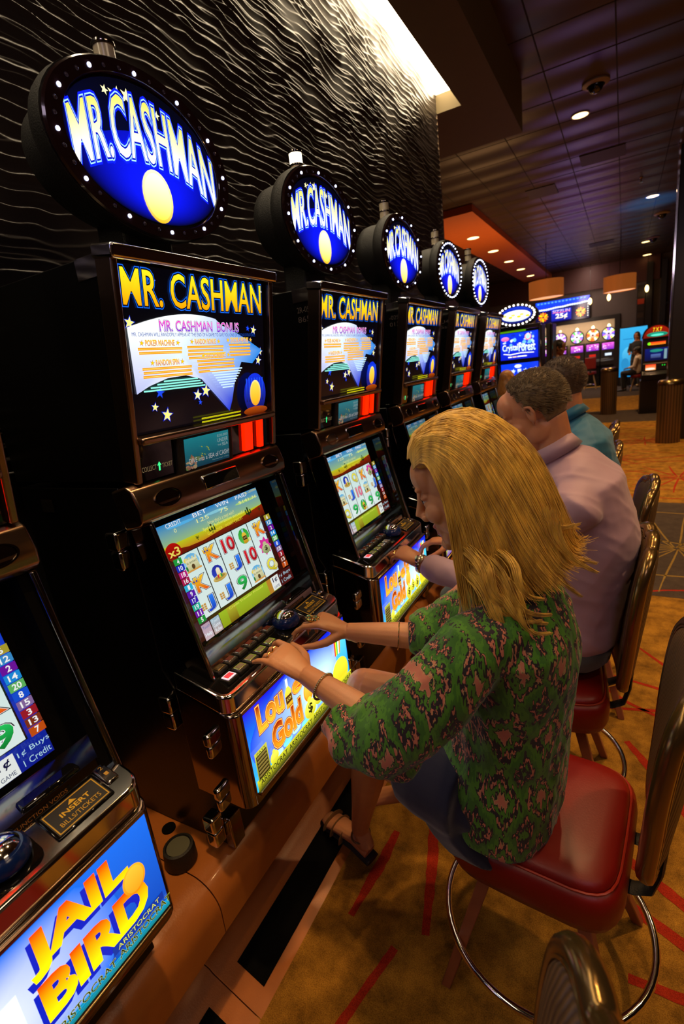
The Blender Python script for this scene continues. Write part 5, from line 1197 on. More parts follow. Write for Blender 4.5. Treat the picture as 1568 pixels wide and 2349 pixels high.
def seated(label, P0, hc, pitch, yaw, sh_y, spine, LA, RA, skin, shirt, pants, vox=.004, hairf=None, legs=True, collar=True, k=1.04, hand=True, seed=1, base=180, cuff=.92):
    O = (P0[0], P0[1], 0); P = thing('person', label, 'person', O)
    F = head_frame(hc, pitch, yaw, base=base); m = MB(O); add_head(m, F, male=True, k=k)
    y = spine[0][1]; nb = Vector(spine[-1]); neck(m, F, tuple(nb), .055, .060)
    up = (1, 0, 0)
    rr = [(.11, .15), (.10, .14), (.10, .15), (.085, .16), (.06, .10), (.052, .060)]
    m.tube([spine[0], spine[1], spine[2], spine[3], Vector(spine[3]).lerp(nb, .6), nb], rr, 24, up=up)
    H_ = []
    for A, sgn in ((LA, -1), (RA, 1)):
        S, E, Wr, hd, hup, curls = A
        m.tube([S, Vector(S).lerp(Vector(E), .5), E], [.042, .044, .040], 16); m.ball(S, .042, 14, 10); m.tube([E, Vector(E).lerp(Vector(Wr), .4), Wr], [.042, .040, .029], 16); m.ball(E, .042, 12, 8)
        H_.append(add_hand(m, Wr, hd, hup, sgn, curls, 1.06 if hand else 1.0, thumb=(.5, .75, -.5), tcurl=.6))
    if legs:
        for s in (-1, 1):
            hip = Vector((P0[0], P0[1]+s*.09, .645)); kn = hip+Vector((-.44, s*.06, .03)); an = kn+Vector((-.02, s*.02, -.48+.0)); an.z = .14
            m.tube([hip, hip.lerp(kn, .5), kn], [.085, .078, .060], 16); m.tube([kn, kn.lerp(an, .4), an], [.058, .055, .036], 14); m.tube([an+Vector((.03, 0, -.04)), an+Vector((-.06, 0, -.06)), an+Vector((-.17, 0, -.085))], [(.04, .035), (.035, .04), (.015, .035)], 12, up=(0, 0, 1))
    body = fuse(m, 'body', [skin], vox, 6, P)
    eyes_local(F, O, body, k)
    if hairf: hairf(F, O, P)
    # shirt
    m = MB(O)
    rs = [(.150, .190), (.150, .185), (.150, .205), (.137, .218), (.098, .165), (.074, .080)]
    p0 = Vector(spine[0]); m.tube([p0.lerp(Vector(spine[1]), .22)+Vector((-.01, 0, 0)), p0.lerp(Vector(spine[1]), .42), spine[1], spine[2], spine[3], Vector(spine[3]).lerp(nb, .55), Vector(spine[3]).lerp(nb, .86)], [(.135, .18)]+rs, 36, up=up)
    for A in (LA, RA):
        S, E, Wr = Vector(A[0]), Vector(A[1]), Vector(A[2]); We = E.lerp(Wr, cuff)
        c0 = Vector(spine[3]); m.tube([S.lerp(c0, .35), S, S.lerp(E, .5), E], [.085, .076, .068, .058], 22); m.ball(E, .058, 14, 10); m.tube([E, E.lerp(We, .5), E.lerp(We, .92), We], [.058, .052, .044, .040], 20)
    if collar: 
        m.tube([nb+Vector((.0, 0, -.035)), nb+Vector((-.012, 0, .022))], [(.078, .084), (.068, .074)], 24, up=up)
    f1 = folds(seed, .0120, 19, 3, .8); f2 = folds(seed+5, .003, 55, 3)
    fuse(m, 'shirt', shirt, .0065, 12, P, fold=lambda c, n: f1(c, n)*np.clip((1.42-c[:, 2])*4, 0.1, 1)+f2(c, n))
    if collar:
        m = MB(O); n_ = 30; T = Matrix.Translation(nb+Vector((-.010, 0, .012))) @ Matrix.Rotation(math.radians(-28), 4, 'Y')
        def cr(rx, ry, z): return [T @ Vector((rx*math.cos(2*PI*i/n_), ry*math.sin(2*PI*i/n_), z)) for i in range(n_)]
        m.rings([cr(.086, .090, -.022), cr(.070, .076, .026), cr(.066, .072, .026), cr(.070, .076, -.015)], closed=True); m.build('collar', shirt, P, smooth=True, autosmooth=False)
    if legs:
        m = MB(O); m.ball((P0[0]+.02, P0[1], .66), (.155, .20, .10), 20, 14); m.tube([(P0[0]+.025, P0[1], .62), (P0[0]+.04, P0[1], .76)], [(.14, .185), (.130, .172)], 24, up=(1, 0, 0))
        for s in (-1, 1):
            hip = Vector((P0[0], P0[1]+s*.09, .645)); kn = hip+Vector((-.44, s*.06, .03)); an = kn.copy(); an.x -= .02; an.y += s*.02; an.z = .16
            m.tube([hip, hip.lerp(kn, .5), kn], [.100, .090, .076], 20); m.ball(kn, .076, 14, 10); m.tube([kn, kn.lerp(an, .5), an], [.074, .066, .060], 18)
        fuse(m, 'trousers', pants, .008, 3, P, fold=folds(seed+3, .004, 35))
        for s in (-1, 1):
            kn = Vector((P0[0]-.46, P0[1]+s*.17, .0)); m = MB(O); z0 = .05 if kn.x-.17 < -.82 else .0
            m.tube([(kn.x+.05, kn.y, .075), (kn.x-.04, kn.y, .07), (kn.x-.14, kn.y, .065), (kn.x-.20, kn.y, .062)], [(.040, .036), (.045, .042), (.030, .045), (.016, .032)], 14, up=(0, 0, 1)); m.build('shoe', M['blackmatte'], P, smooth=True)
    return P, F, H_
def watch(P, O, W, E, r=.031):
    ax = Vector(E)-Vector(W); c = Vector(W)+ax*.03; m = MB(O); pts = band(c, ax, r, 0, 26)
    for i, p in enumerate(pts):
        t = (pts[(i+1) % 26]-pts[i-1]).normalized(); m.tube([p-t*.0028, p+t*.0028], [(.0028, .0085)]*2, 6, up=(p-c))
    w = m.build('watch_band', M['silver'], P, smooth=True); n = Vector((.1, -.6, .75)).normalized(); n = (n-ax.normalized()*n.dot(ax.normalized())).normalized()
    m = MB(O); m.lathe([(.016, 0), (.0175, .003), (.0165, .007), (.0145, .0085)], 24, c+n*(r-.001), n); m.mi = 1; m.lathe([(.0145, .0075), (.0001, .0078)], 24, c+n*(r-.001), n, cap=False); m.build('watch_case', [M['silver'], M['blackgloss']], w, smooth=True)
rel = [(.5, .6, .4)]*4
y = 1.80
SP = [(-.15, y, .64), (-.115, y, .84), (-.075, y, 1.06), (-.115, y, 1.235), (-.185, y, 1.345)]
Wm = (-.655, 1.665, .958)
P2, F2, H2 = seated('man with short greying hair in a lavender dress shirt, playing the second machine', (-.17, 1.80), (-.255, 1.80, 1.485), 30, 0, .2, SP,
    ((-.105, 1.60, 1.215), (-.385, 1.60, .915), Wm, (-.86, .16, .40), (.35, -.35, .87), [(.75, .65, .35), (.85, .65, .35), (.8, .7, .4), (.7, .7, .4)]),
    ((-.105, 2.0, 1.215), (-.36, 2.05, .93), (-.62, 1.98, .93), (-.9, -.1, .05), (.1, .1, 1), rel), M['skin2'], M['lavender'], M['jeans'],
    hairf=lambda F, O, P: short_hair(F, O, 1.04, M['greyhair'], P, .035, 5200, .0010, .012), seed=4)
watch(P2, (-.17, 1.80, 0), Wm, (-.385, 1.60, .915), .0335)
pts = H2[0][1][2][0]; a_, b_ = Vector(pts[1]), Vector(pts[2]); m = MB((-.17, 1.80, 0)); m.tube(band(a_.lerp(b_, .5), b_-a_, .0105, 0, 24), .0022, 6, closed=True); m.build('wedding_ring', M['gold'], P2, smooth=True)
m = MB((-.17, 1.80, 0)); c_ = Vector((-.385, 1.60, .915)).lerp(Vector(Wm), .80); m.lathe([(.006, 0), (.0065, .002), (.003, .003)], 14, c_+Vector((.0, -.043, .008)), (0, -1, .2)); m.build('cuff_button', M['white'], P2, smooth=True)
y = 2.60
SP = [(-.17, y, .64), (-.155, y, .84), (-.135, y, 1.06), (-.165, y, 1.245), (-.205, y, 1.36)]
seated('man with short brown hair in a bright teal shirt beyond the man in lavender', (-.19, 2.60), (-.255, 2.60, 1.500), 14, -12, .2, SP,
    ((-.155, 2.41, 1.22), (-.33, 2.38, .93), (-.60, 2.45, .96), (-.9, .1, .1), (.1, -.1, 1), rel), ((-.155, 2.79, 1.22), (-.36, 2.84, .93), (-.62, 2.77, .95), (-.9, -.1, .1), (.1, .1, 1), rel),
    M['skin2'], M['teal'], M['blackcloth'], vox=.006, hairf=lambda F, O, P: short_hair(F, O, 1.04, M['brownhair'], P, -.004, 3600, .0011, .010), seed=12)
def figure(label, x, y, fz, seat, facing, hgt, skin, top, bottom, hair, long_hair=False, vest=None, vox=.012, vis='full'):
    """smaller background figure: standing (seat None) or seated, facing given in degrees"""
    O = (x, y, 0); P = thing('person', label, 'person', O); R_ = Matrix.Translation((x, y, fz)) @ Matrix.Rotation(math.radians(facing), 4, 'Z')
    hips = (seat+.10) if seat else hgt*.52; sh = hips+.50*hgt/1.7; hz = hips+.70*hgt/1.7
    F = R_ @ Matrix.Translation((.04, 0, hz)) @ Matrix.Rotation(math.radians(10), 4, 'Y'); m = MB(O); add_head(m, F, k=.98); m.T = R_
    m.tube([(.0, 0, hips-.08), (.0, 0, hips), (-.01, 0, hips+.2), (-.01, 0, sh-.08), (.0, 0, sh), (.01, 0, sh+.10), (.02, 0, hz-.03)], [(.10, .14), (.11, .16), (.09, .13), (.105, .17), (.07, .15), (.05, .055), (.05, .05)], 20, up=(1, 0, 0))
    def arms(mm, e, cut=1.0):
        for s in (-1, 1):
            S = Vector((0, s*.17, sh-.02)); E = Vector((.05, s*.23, sh-.28)); Wq = Vector((.26, s*.12, sh-.32)); Wq = E.lerp(Wq, cut)
            mm.tube([S, S.lerp(E, .5), E], [.05*e, .045*e, .04*e], 12); mm.ball(E, .04*e, 10, 8); mm.tube([E, Wq], [.038*e, .028*e], 12)
    arms(m, 1.0)
    for s in (-1, 1):
        X = R_.to_3x3() @ Vector((1, -.15*s, -.1)); Wq = R_ @ Vector((.26, s*.12, sh-.32)); m.T = None; add_hand(m, Wq, X, (0, 0, 1), -s, rel, .95); m.T = R_
    def legs(mm, e, z1=.06):
        for s in (-1, 1):
            h_ = Vector((0, s*.09, hips-.03)); k_ = Vector((.40, s*.12, hips-.03)) if seat else Vector((.02, s*.10, hips*.52)); a_ = Vector((.38, s*.13, z1)) if seat else Vector((0, s*.10, z1))
            mm.tube([h_, h_.lerp(k_, .5), k_], [.085*e, .075*e, .06*e], 14); mm.ball(k_, .06*e, 10, 8); mm.tube([k_, k_.lerp(a_, .4), a_], [.057*e, .053*e, .036*e], 12)
    legs(m, 1.0); m.T = None
    body = fuse(m, 'body', skin, vox*.6, 2, P); 
    m = MB(O); m.T = R_; m.tube([(.0, 0, hips-.06), (.0, 0, hips+.02), (-.01, 0, hips+.2), (-.01, 0, sh-.08), (.0, 0, sh), (.01, 0, sh+.055)], [(.13, .175), (.135, .185), (.12, .165), (.13, .195), (.10, .175), (.07, .085)], 22, up=(1, 0, 0)); arms(m, 1.35, .9); m.T = None
    fuse(m, 'top', top, vox, 3, P, fold=folds(int(x*100) % 17+2, .006, 25))
    m = MB(O); m.T = R_; m.ball((0, 0, hips-.02), (.14, .175, .12), 16, 12); legs(m, 1.22, .09); m.T = None; fuse(m, 'trousers', bottom, vox, 3, P)
    for s in (-1, 1):
        m = MB(O); m.T = R_; ax = .38 if seat else 0; m.tube([(ax-.04, s*.12, .035), (ax+.06, s*.12, .035), (ax+.17, s*.12, .025)], [(.035, .036), (.035, .042), (.018, .034)], 10, up=(0, 0, 1)); m.build('shoe', M['blackmatte'], P, smooth=True)
    if vest:
        m = MB(O); m.T = R_; m.tube([(.0, 0, hips-.02), (-.01, 0, hips+.2), (-.012, 0, sh-.10), (-.01, 0, sh+.01)], [(.142, .192), (.13, .178), (.14, .205), (.11, .16)], 22, up=(1, 0, 0)); m.T = None; fuse(m, 'vest', vest, vox, 2, P)
    m = MB(O); m.T = F; m.ball((-.022, 0, .045), (.105, .085, .092), 18, 12)
    if long_hair: m.tube([(-.05, 0, .03), (-.07, 0, -.06), (-.075, 0, -.15), (-.07, 0, -.22)], [(.06, .085), (.05, .085), (.045, .08), (.02, .06)], 16, up=(1, 0, 0)); [m.tube([(-.01, s*.07, .06), (-.005, s*.085, -.03), (-.02, s*.08, -.14)], [.03, .028, .012], 12) for s in (-1, 1)]
    m.T = None; fuse(m, 'hair', hair, vox*.7, 3, P, fold=folds(5, .003, 120, 3, .2))
    return P
# ---------------------------------------------------------------- ceiling fixtures
def can(x, y, z, lab, grp, r=.085):
    t = thing('recessed_light', lab, 'ceiling light', (x, y, z), 0, grp)
    m = MB(); m.lathe([(r*1.18, .002), (r*1.18, -.006), (r, -.006), (r, .002)], 28, cap=False); m.build('trim_ring', M['white'], t, smooth=True)
    m = MB(); m.lathe([(r, -.001), (r, -.004), (.001, -.004)], 28, cap=False); m.build('lit_lens', M['canlight'], t)
can(-.511, 7.436, CZ, 'round lit ceiling can nearest the camera, beside the dome camera', 'recessed lights in the dark ceiling')
can(.408, 12.511, CZ, 'second lit ceiling can, beside the blue patch of light', 'recessed lights in the dark ceiling', .10)
can(.47, 18.1, CZ, 'third lit ceiling can toward the back wall', 'recessed lights in the dark ceiling', .10)
can(.60, 21.0, CZ, 'lit ceiling can right in front of the red fascia', 'recessed lights in the dark ceiling', .12)
for i, (yy, w) in enumerate(((11.86, 'nearest'), (13.82, 'second nearest'), (15.82, 'middle'), (17.76, 'second farthest'), (19.71, 'farthest'))):
    can(-2.86, yy, 4.08, w+' of the five lit cans in the orange soffit', 'recessed lights in the orange soffit', .12)
def dome(x, y, k, lab):
    t = thing('dome_camera', lab, 'security camera', (x, y, CZ), 0, 'dome security cameras')
    m = MB(); m.lathe([(.13*k, .0), (.13*k, -.012*k), (.115*k, -.022*k), (.085*k, -.028*k), (.085*k, .0)], 30, cap=False); m.build('housing', M['domewhite'], t, smooth=True)
    m = MB(); m.lathe([(.075*k, -.005)]+[(.075*k*math.cos(a), -.020*k-.075*k*math.sin(a)) for a in [PI/2*i/8 for i in range(8)]]+[(.002, -.095*k)], 26); m.build('smoked_dome', M['blackgloss'], t, smooth=True)
M['domewhite'] = mat('domed_camera_housing', (.30, .22, .15), .4)
dome(-.321, 6.73, 1.0, 'dome security camera beside the nearest ceiling can')
dome(.66, 14.4, 1.2, 'dome security camera beyond the blue light patch at the right edge')
dome(.63, 17.6, 1.3, 'small dome security camera farther back next to the third ceiling can')
t = thing('sprinkler_head', 'small sprinkler head hanging in the blue patch of the ceiling', 'sprinkler', (.18, 10.9, CZ))
m = MB(); m.lathe([(.03, 0), (.03, -.01), (.01, -.015), (.01, -.07), (.035, -.072), (.035, -.078)], 14); m.build('body', M['brass'], t, smooth=True)

# ---------------------------------------------------------------- pendant drum lamps before the back wall
def drum(x, y, z, r, h, lab):
    t = thing('pendant_lamp', lab, 'pendant lamp', (x, y, z), 0, 'copper drum pendant lamps')
    m = MB(); m.lathe([(r, 0), (r, h), (r*.985, h), (r*.985, 0)], 44, cap=False); m.build('drum_shade', M['copperdrum'], t, smooth=True)
    m = MB(); m.lathe([(r*.98, .012), (r*.98, .02), (.001, .02)], 44, cap=False); m.build('diffuser', M['glow'], t)
    m = MB(); m.tube([(0, 0, .02), (0, 0, CZ-z)], .008, 8); m.build('rod', M['dark'], t)
drum(-1.80, 15.0, 2.90, .42, .42, 'large copper drum pendant lamp to the left, above the blue sign')
drum(-.13, 15.3, 2.80, .36, .36, 'large copper drum pendant lamp to the right, above the bare wall')
for i, (px_, z_, lb) in enumerate(((-1.05, 3.0, 'small teardrop bulb hanging in front of the blue sign'), (-.48, 3.03, 'small teardrop bulb beside the right copper drum lamp'), (.62, 3.12, 'small teardrop bulb at the right end of the back wall'))):
    t = thing('pendant_bulb', lb, 'pendant lamp', (px_*1.0, 20.5, z_), 0, 'small hanging bulbs'); m = MB(); m.ball((0, 0, 0), (.055, .055, .11), 14, 10); m.build('glowing_bulb', M['canlight'], t, smooth=True); m = MB(); m.tube([(0, 0, .11), (0, 0, CZ-z_)], .006, 6); m.build('cord', M['dark'], t)

# ---------------------------------------------------------------- the blue lit machine facing the aisle
def crystal():
    t = thing('slot_machine', 'bright blue slot machine with white lettering and an oval bulb-ringed topper, facing the aisle', 'slot machine', (-1.34, 8.35, 0))
    O = (-1.34, 8.35, 0)
    def b(name, x0, x1, y0, y1, z0, z1, mt, bev=.006, par=t): m = MB(O); m.box(x0, x1, y0, y1, z0, z1); return m.build(name, M[mt], par, bevel=bev)
    b('base_cabinet', -1.66, -1.04, 8.06, 8.66, 0, .95, 'black'); b('cabinet', -1.65, -1.05, 8.10, 8.62, .951, 2.02, 'black')
    b('left_post', -1.665, -1.635, 8.03, 8.10, 1.0, 2.0, 'darkchrome'); b('right_post', -1.065, -1.035, 8.03, 8.10, 1.0, 2.0, 'chrome'); b('top_rail', -1.66, -1.04, 8.04, 8.10, 1.97, 2.03, 'darkchrome'); b('green_lamp', -1.62, -1.25, 8.045, 8.098, 1.945, 1.968, 'greenlamp')
    b('button_shelf', -1.64, -1.06, 7.86, 8.06, .90, 1.0, 'darkchrome', .015)
    a = Art(.0015); W_, H_ = .53, .375
    a.rect(0, 0, W_, H_, '0a30e0', '0518b8'); 
    rr = random.Random(3)
    for i in range(34): a.ell(rr.uniform(.06, .48), rr.uniform(.17, .35), rr.uniform(.01, .035), rr.uniform(.01, .03), rr.choice(('6ab8ff', '1448e8', 'b8e0ff', '0a28b0', 'e0f0ff')), n=10)
    a.ell(.08, .30, .055, .03, 'ff90c8', 'e04890'); a.ell(.40, .30, .045, .045, 'ffd0d0', 'ff6060'); a.ell(.40, .30, .028, .032, 'a8d8f0')
    a.text('Crystal', .04, .10, .26, .22, 'ffffff', 'b0e4ff', outline=((.05, '0a1880'),), bold=.02); a.text('Forest', .27, .105, .50, .23, 'ffffff', 'c8f0ff', outline=((.05, '0a1880'),), bold=.02)
    a.poly([(.05, .085), (.15, .065), (.30, .08), (.48, .07), (.48, .08), (.30, .092), (.15, .078), (.06, .095)], 'ffffff', fs=[(0, 1, 6, 7), (1, 2, 5, 6), (2, 3, 4, 5)])
    a.rect(.12, .03, .17, .045, 'ffffff'); a.rect(.18, .03, .24, .045, 'ffd8a8'); a.rect(.25, .03, .38, .045, 'ffffff')
    a.build('top_screen', M['artbright'], Vector((-1.615, 8.090, 1.56))-Vector(O), (1, 0, 0), (0, 0, 1), t)
    a = Art(.0015); a.rect(0, 0, W_, .36, '0a38e8', '0620c0')
    for i in range(5):
        for j in range(3):
            cx, cy = .09+.088*i, .07+.09*j; k = (i*2+j) % 4
            if k == 0: a.star(cx, cy, .034, 'e8f4ff', edge='4888ff')
            elif k == 1: a.ell(cx, cy, .032, .024, 'ffd8e8', 'b8d0ff', n=12)
            elif k == 2: a.rect(cx-.026, cy-.026, cx+.026, cy+.026, 'f0f8ff', '80a8ff')
            else: a.poly([(cx-.032, cy), (cx, cy-.03), (cx+.032, cy), (cx, cy+.03)], 'fff0f0', col2='60b0ff')
    a.ell(.25, .32, .05, .025, 'e8f8ff'); a.rect(.49, .04, .51, .29, 'a8d0ff')
    a.build('reel_screen', M['artbright'], Vector((-1.615, 8.090, 1.14))-Vector(O), (1, 0, 0), (0, 0, 1), t)
    n = 40; cx, cz = -1.385, 2.18
    m = MB(O); m.rings([[(cx+r*.285*math.cos(2*PI*i/n), yy, cz+r*.16*math.sin(2*PI*i/n)) for i in range(n)] for r, yy in ((.8, 8.42), (1, 8.36), (1, 8.13), (.96, 8.115))]); s = m.build('oval_topper', M['blackmatte'], t, smooth=True)
    a = Art(.0015); a.ell(0, 0, .225, .115, '1030c0', '061060', n=32); a.ell(0, -.01, .20, .075, 'ffffff', 'e0f4ff', n=28)
    for i in range(9): a.ell(-.16+.04*i, .03*math.sin(i*2.1), .03, .016, ('ffe860', 'ffffff', 'ffd020')[i % 3], n=10)
    a.build('topper_face', M['artbright'], Vector((cx, 8.114, cz))-Vector(O), (1, 0, 0), (0, 0, 1), s)
    bm_ = None
    for i in range(26):
        th = 2*PI*i/26; m = MB((cx, 8.11, cz)); 
        if bm_ is None: m.ball((cx, 8.11, cz), .013, 10, 6); o = m.build('bulb', M['whitebulb'], s, smooth=True); bm_ = o
        else: o = bm_.copy(); C.objects.link(o); o.parent = s
        o.location = (cx-O[0]+.255*math.cos(th), 8.112-O[1], cz+.137*math.sin(th))
    b('topper_neck', -1.45, -1.32, 8.22, 8.36, 2.0, 2.04, 'blackmatte', .01, s)
M['greenlamp'] = mat('green_lit_strip', (.1, .3, .0), .3, emit=(.15, .6, .0), es=.5, var=0); M['whitebulb'] = mat('white_marquee_bulb', (1, .95, .9), .3, emit=(1, .9, .75), es=6, var=0)
crystal()
# neighbouring cabinet edge beside it
t = thing('gaming_cabinet', 'tall dark gaming cabinet with chrome edge right of the blue lit machine', 'slot machine', (-.98, 8.9, 0)); m = MB((-.98, 8.9, 0)); m.box(-1.025, -.955, 8.5, 9.2, 0, 2.02); m.build('side_panel', M['dark'], t, bevel=.006); m = MB((-.98, 8.9, 0)); m.tube([(-.950, 8.48, .02), (-.950, 8.48, 2.0)], .018, 10); m.build('chrome_post', M['chrome'], t, smooth=True)

# ---------------------------------------------------------------- lit marquee sign on the back wall
O = (-1.98, 21.3, 2.85); t = thing('marquee_sign', 'wide blue lit marquee sign with starburst panels and a 25 cent panel', 'sign', O)
m = MB(O); m.box(-2.92, -1.08, 21.14, 21.40, 2.51, 3.28); m.build('sign_box', M['dark'], t, bevel=.01)
a = Art(.003); W_, H_ = 1.80, .76
a.rect(0, 0, W_, H_, '03054a', '020230'); a.poly([(0, .48), (.3, .42), (.7, .46), (1.2, .52), (1.8, .56), (1.8, .76), (0, .76)], '1048ff', col2='0a20d8', fs=[(0, 1, 2, 3, 4, 5, 6)])
for i in range(22): a.ell(.05+.08*i, .47+.09*i/22+.006*math.sin(i), .045, .032, 'ffffff', 'd8f0ff', n=10)
for i in range(14): a.ell(.10+.12*i, .70, .04, .025, '58a8ff', n=10)
for cx in (.27, 1.53):
    for k in range(12): th = 2*PI*k/12; a.ell(cx+.10*math.cos(th), .23+.10*math.sin(th), .07, .032, ('ff8a10', 'ffd810', 'ff4a10', 'ffa030')[k % 4], n=10, rot=th)
a.rect(.56, .04, 1.22, .43, '1028c8', '081490'); a.text('SIZZLIN', .60, .30, 1.18, .41, 'c8d8ff', 'ff6070', bold=.02); a.text('25¢', .70, .08, 1.10, .28, 'ffffff', 'fff0b0', outline=((.04, '0818a0'),), bold=.03)
for i in range(7): a.ell(1.76, .08+.075*i, .022, .022, 'fff8e8', n=10)
a.build('lit_face', M['artbright'], Vector((-2.90, 21.132, 2.50))-Vector(O), (1, 0, 0), (0, 0, 1), t)
# lit lightbox poster on the back wall
O = (.27, 21.3, 1.1); t = thing('lightbox_poster', 'tall pale blue backlit poster behind the person sitting on the far stool', 'poster', O)
m = MB(O); m.box(-.125, .72, 21.1, 21.39, .0, 2.0); m.build('frame', M['dark'], t, bevel=.01)
a = Art(.003); a.rect(0, 0, .82, 1.66, '38b0e8', '1c88c8'); a.ell(.3, .75, .22, .28, '58c4f0', '2c98d0'); a.ell(.18, .45, .12, .2, '2488c0', n=20); a.rect(.1, 1.28, .4, 1.30, '1870b0'); a.ell(.62, 1.1, .14, .3, '2080b8', n=20)
a.build('lit_face', M['art'], Vector((-.115, 21.092, .31))-Vector(O), (1, 0, 0), (0, 0, 1), t)
O = (.70, 21.15, 2.5); t = thing('menu_board', 'dark menu board with small panels at the right of the back wall', 'sign', O); m = MB(O); m.box(.36, .60, 21.33, 21.39, 2.03, 3.3); m.build('board', M['dark'], t)
a = Art(.003); 
for i, cc in enumerate(('2a1a14', '38261c', '2a1a14', 'b03010', '3a2a20', '2a1a14')): a.rect(.02, .05+.225*i, .22, .22+.225*i, cc)
a.build('panels', M['print'], Vector((.36, 21.325, 1.98))-Vector(O), (1, 0, 0), (0, 0, 1), t)

# ---------------------------------------------------------------- row of wheel machines in the niche
def wheel_machine(x, kind, lab):
    O = (x, 22.1, 0); t = thing('wheel_slot_machine', lab, 'slot machine', O, 0, 'wheel slot machines in the far niche')
    m = MB(O); m.box(x-.245, x+.245, 21.95, 22.45, 0, .75); m.build('base_cabinet', M['black'], t, bevel=.01)
    m = MB(O); m.prism([(21.85, .76), (21.85, .92), (22.0, 1.0), (22.02, 1.62), (22.42, 1.62), (22.42, .76)], x-.25, x+.25, 'x'); m.build('cabinet', M['dark'], t, bevel=.01)
    a = Art(.003); a.rect(0, 0, .42, .24, 'e060d0', '7020b0'); rr = random.Random(kind)
    for i in range(16): a.ell(rr.uniform(.04, .38), rr.uniform(.03, .21), rr.uniform(.015, .04), rr.uniform(.01, .02), rr.choice(('ffffff', 'ffb0e8', 'c030b0', 'ffe0f0')), n=8)
    a.build('belly_glass', M['artbright'], Vector((x-.21, 22.008, 1.32))-Vector(O), (1, 0, 0), (0, 0, 1), t)
    a = Art(.003); a.rect(0, 0, .30, .13, '101018'); a.rect(.04, .02, .26, .11, 'e0f0ff' if kind == 4 else 'c02010')
    a.build('reel_window', M['art'], Vector((x-.15, 21.995, 1.08))-Vector(O), (1, 0, 0), (0, 0, 1), t)
    m = MB(O); m.lathe([(.235, 0), (.245, .03), (.245, .12), (.23, .14)], 30, (x, 22.15, 1.88), (0, -1, 0)); w = m.build('wheel_housing', M['dark'], t, smooth=True)
    pal = [('ffffff', 'ff9090', '90e0a0', 'e0a0ff'), ('9040ff', 'ffffff', 'c070ff', 'ffd0ff'), ('ffffff', '60e060', 'e080e0', '8080ff'), ('ff8a30', 'ffffff', 'ffd060', 'ff5a30'), ('b060ff', 'e0f060', 'ffffff', '6070ff')][kind]
    a = Art(.003)
    for i in range(16):
        t0, t1 = 2*PI*i/16, 2*PI*(i+1)/16; a.poly([(.06*math.cos(t0), .06*math.sin(t0)), (.21*math.cos(t0), .21*math.sin(t0)), (.21*math.cos(t1), .21*math.sin(t1)), (.06*math.cos(t1), .06*math.sin(t1))], pal[i % 4], lay=i == 0)
    a.ell(0, 0, .10, .10, 'ffffff', pal[0]); a.ell(0, 0, .035, .035, '402010', n=12)
    a.build('wheel_face', M['artbright'], Vector((x, 22.005, 1.88))-Vector(O), (1, 0, 0), (0, 0, 1), w)
    m = MB(O); m.lathe([(.05, 0), (.05, .05), (.02, .09)], 12, (x, 22.1, 2.13)); m.build('top_lamp', M['canlight' if kind in (2, 3, 4) else 'amber'], t, smooth=True)
for k, (x_, nm) in enumerate(((-2.80, 'leftmost'), (-2.15, 'second from the left'), (-1.56, 'middle'), (-1.02, 'orange rimmed, second from the right'), (-.49, 'rightmost'))):
    wheel_machine(x_, k, 'wheel topped slot machine in the far niche, '+nm)
struct((lambda m: (m.box(-3.35, -.3, 22.5, 22.59, 0, 2.48), m.build('wall_niche', M['tan']))[1])(MB())) if M.setdefault('tan', mat('tan_niche_wall', (.30, .20, .12), .6)) else None
# little stools in front of the far machines
def stool(x, y, s, lab, back=False):
    t = thing('bar_stool', lab, 'stool', (x, y, 0), 0, 'red stools at the back of the room')
    m = MB(); m.lathe([(.15, s-.10), (.19, s-.09), (.20, s-.04), (.18, s), (.10, s+.008), (.001, s+.01)], 26); m.build('seat', M['vinyl'], t, smooth=True)
    for sx in (-1, 1):
        for sy in (-1, 1): m = MB(); m.tube([(sx*.09, sy*.09, s-.09), (sx*.19, sy*.19, 0)], .019, 8); m.build('leg', M['legpale'], t)
    m = MB(); m.tube([(.19*math.cos(2*PI*i/28), .19*math.sin(2*PI*i/28), .16) for i in range(28)], .009, 6, closed=True); m.build('foot_ring', M['chrome'], t, smooth=True)
    if back: m = MB(); m.box(-.18, .18, -.22, -.17, s+.10, s+.50); m.build('backrest', M['vinyl'], t, bevel=.02); m = MB(); m.box(-.03, .03, -.20, -.17, s-.04, s+.12); m.build('back_post', M['blackmatte'], t)
M['legpale'] = mat('pale_wood_leg', (.36, .22, .10), .5)
stool(-1.02, 20.9, .62, 'red stool with a back in front of the orange rimmed wheel machine', True)
stool(.42, 18.95, .50, 'red topped stool with pale wooden legs under the man in the white shirt')
# ---------------------------------------------------------------- arch topped machine at the right, and bins
O = (.60, 13.3, 0); t = thing('slot_machine', 'arch topped slot machine with red and green sign at the right of the aisle', 'slot machine', O)
m = MB(O); m.box(.34, .92, 13.05, 13.6, 0, .72); m.build('base_cabinet', M['legwood2'] if 'legwood2' in M else M['dark'], t, bevel=.01)
m = MB(O); m.prism([(12.95, .721), (12.95, .84), (13.08, .92), (13.12, 1.62), (13.5, 1.62), (13.5, .721)], .36, .88, 'x'); m.build('cabinet', M['black'], t, bevel=.01)
m = MB(O); m.rings([[(.62+.28*math.cos(a), yy, 1.60+.27*math.sin(a)) for a in [PI*i/20 for i in range(21)]] for yy in (13.08, 13.35)]); m.build('arch_topper', M['rim'], t)
a = Art(.002); pts = [(.25*math.cos(PI*i/20), .24*math.sin(PI*i/20)) for i in range(21)]; a.poly(pts, 'a01808', col2='701004'); a.ell(0, .06, .19, .05, '10a080', '0c6850'); a.ell(0, .05, .12, .022, '60f0d0'); a.text('7 X 7', -.08, .12, .08, .20, 'ffd020', bold=.03)
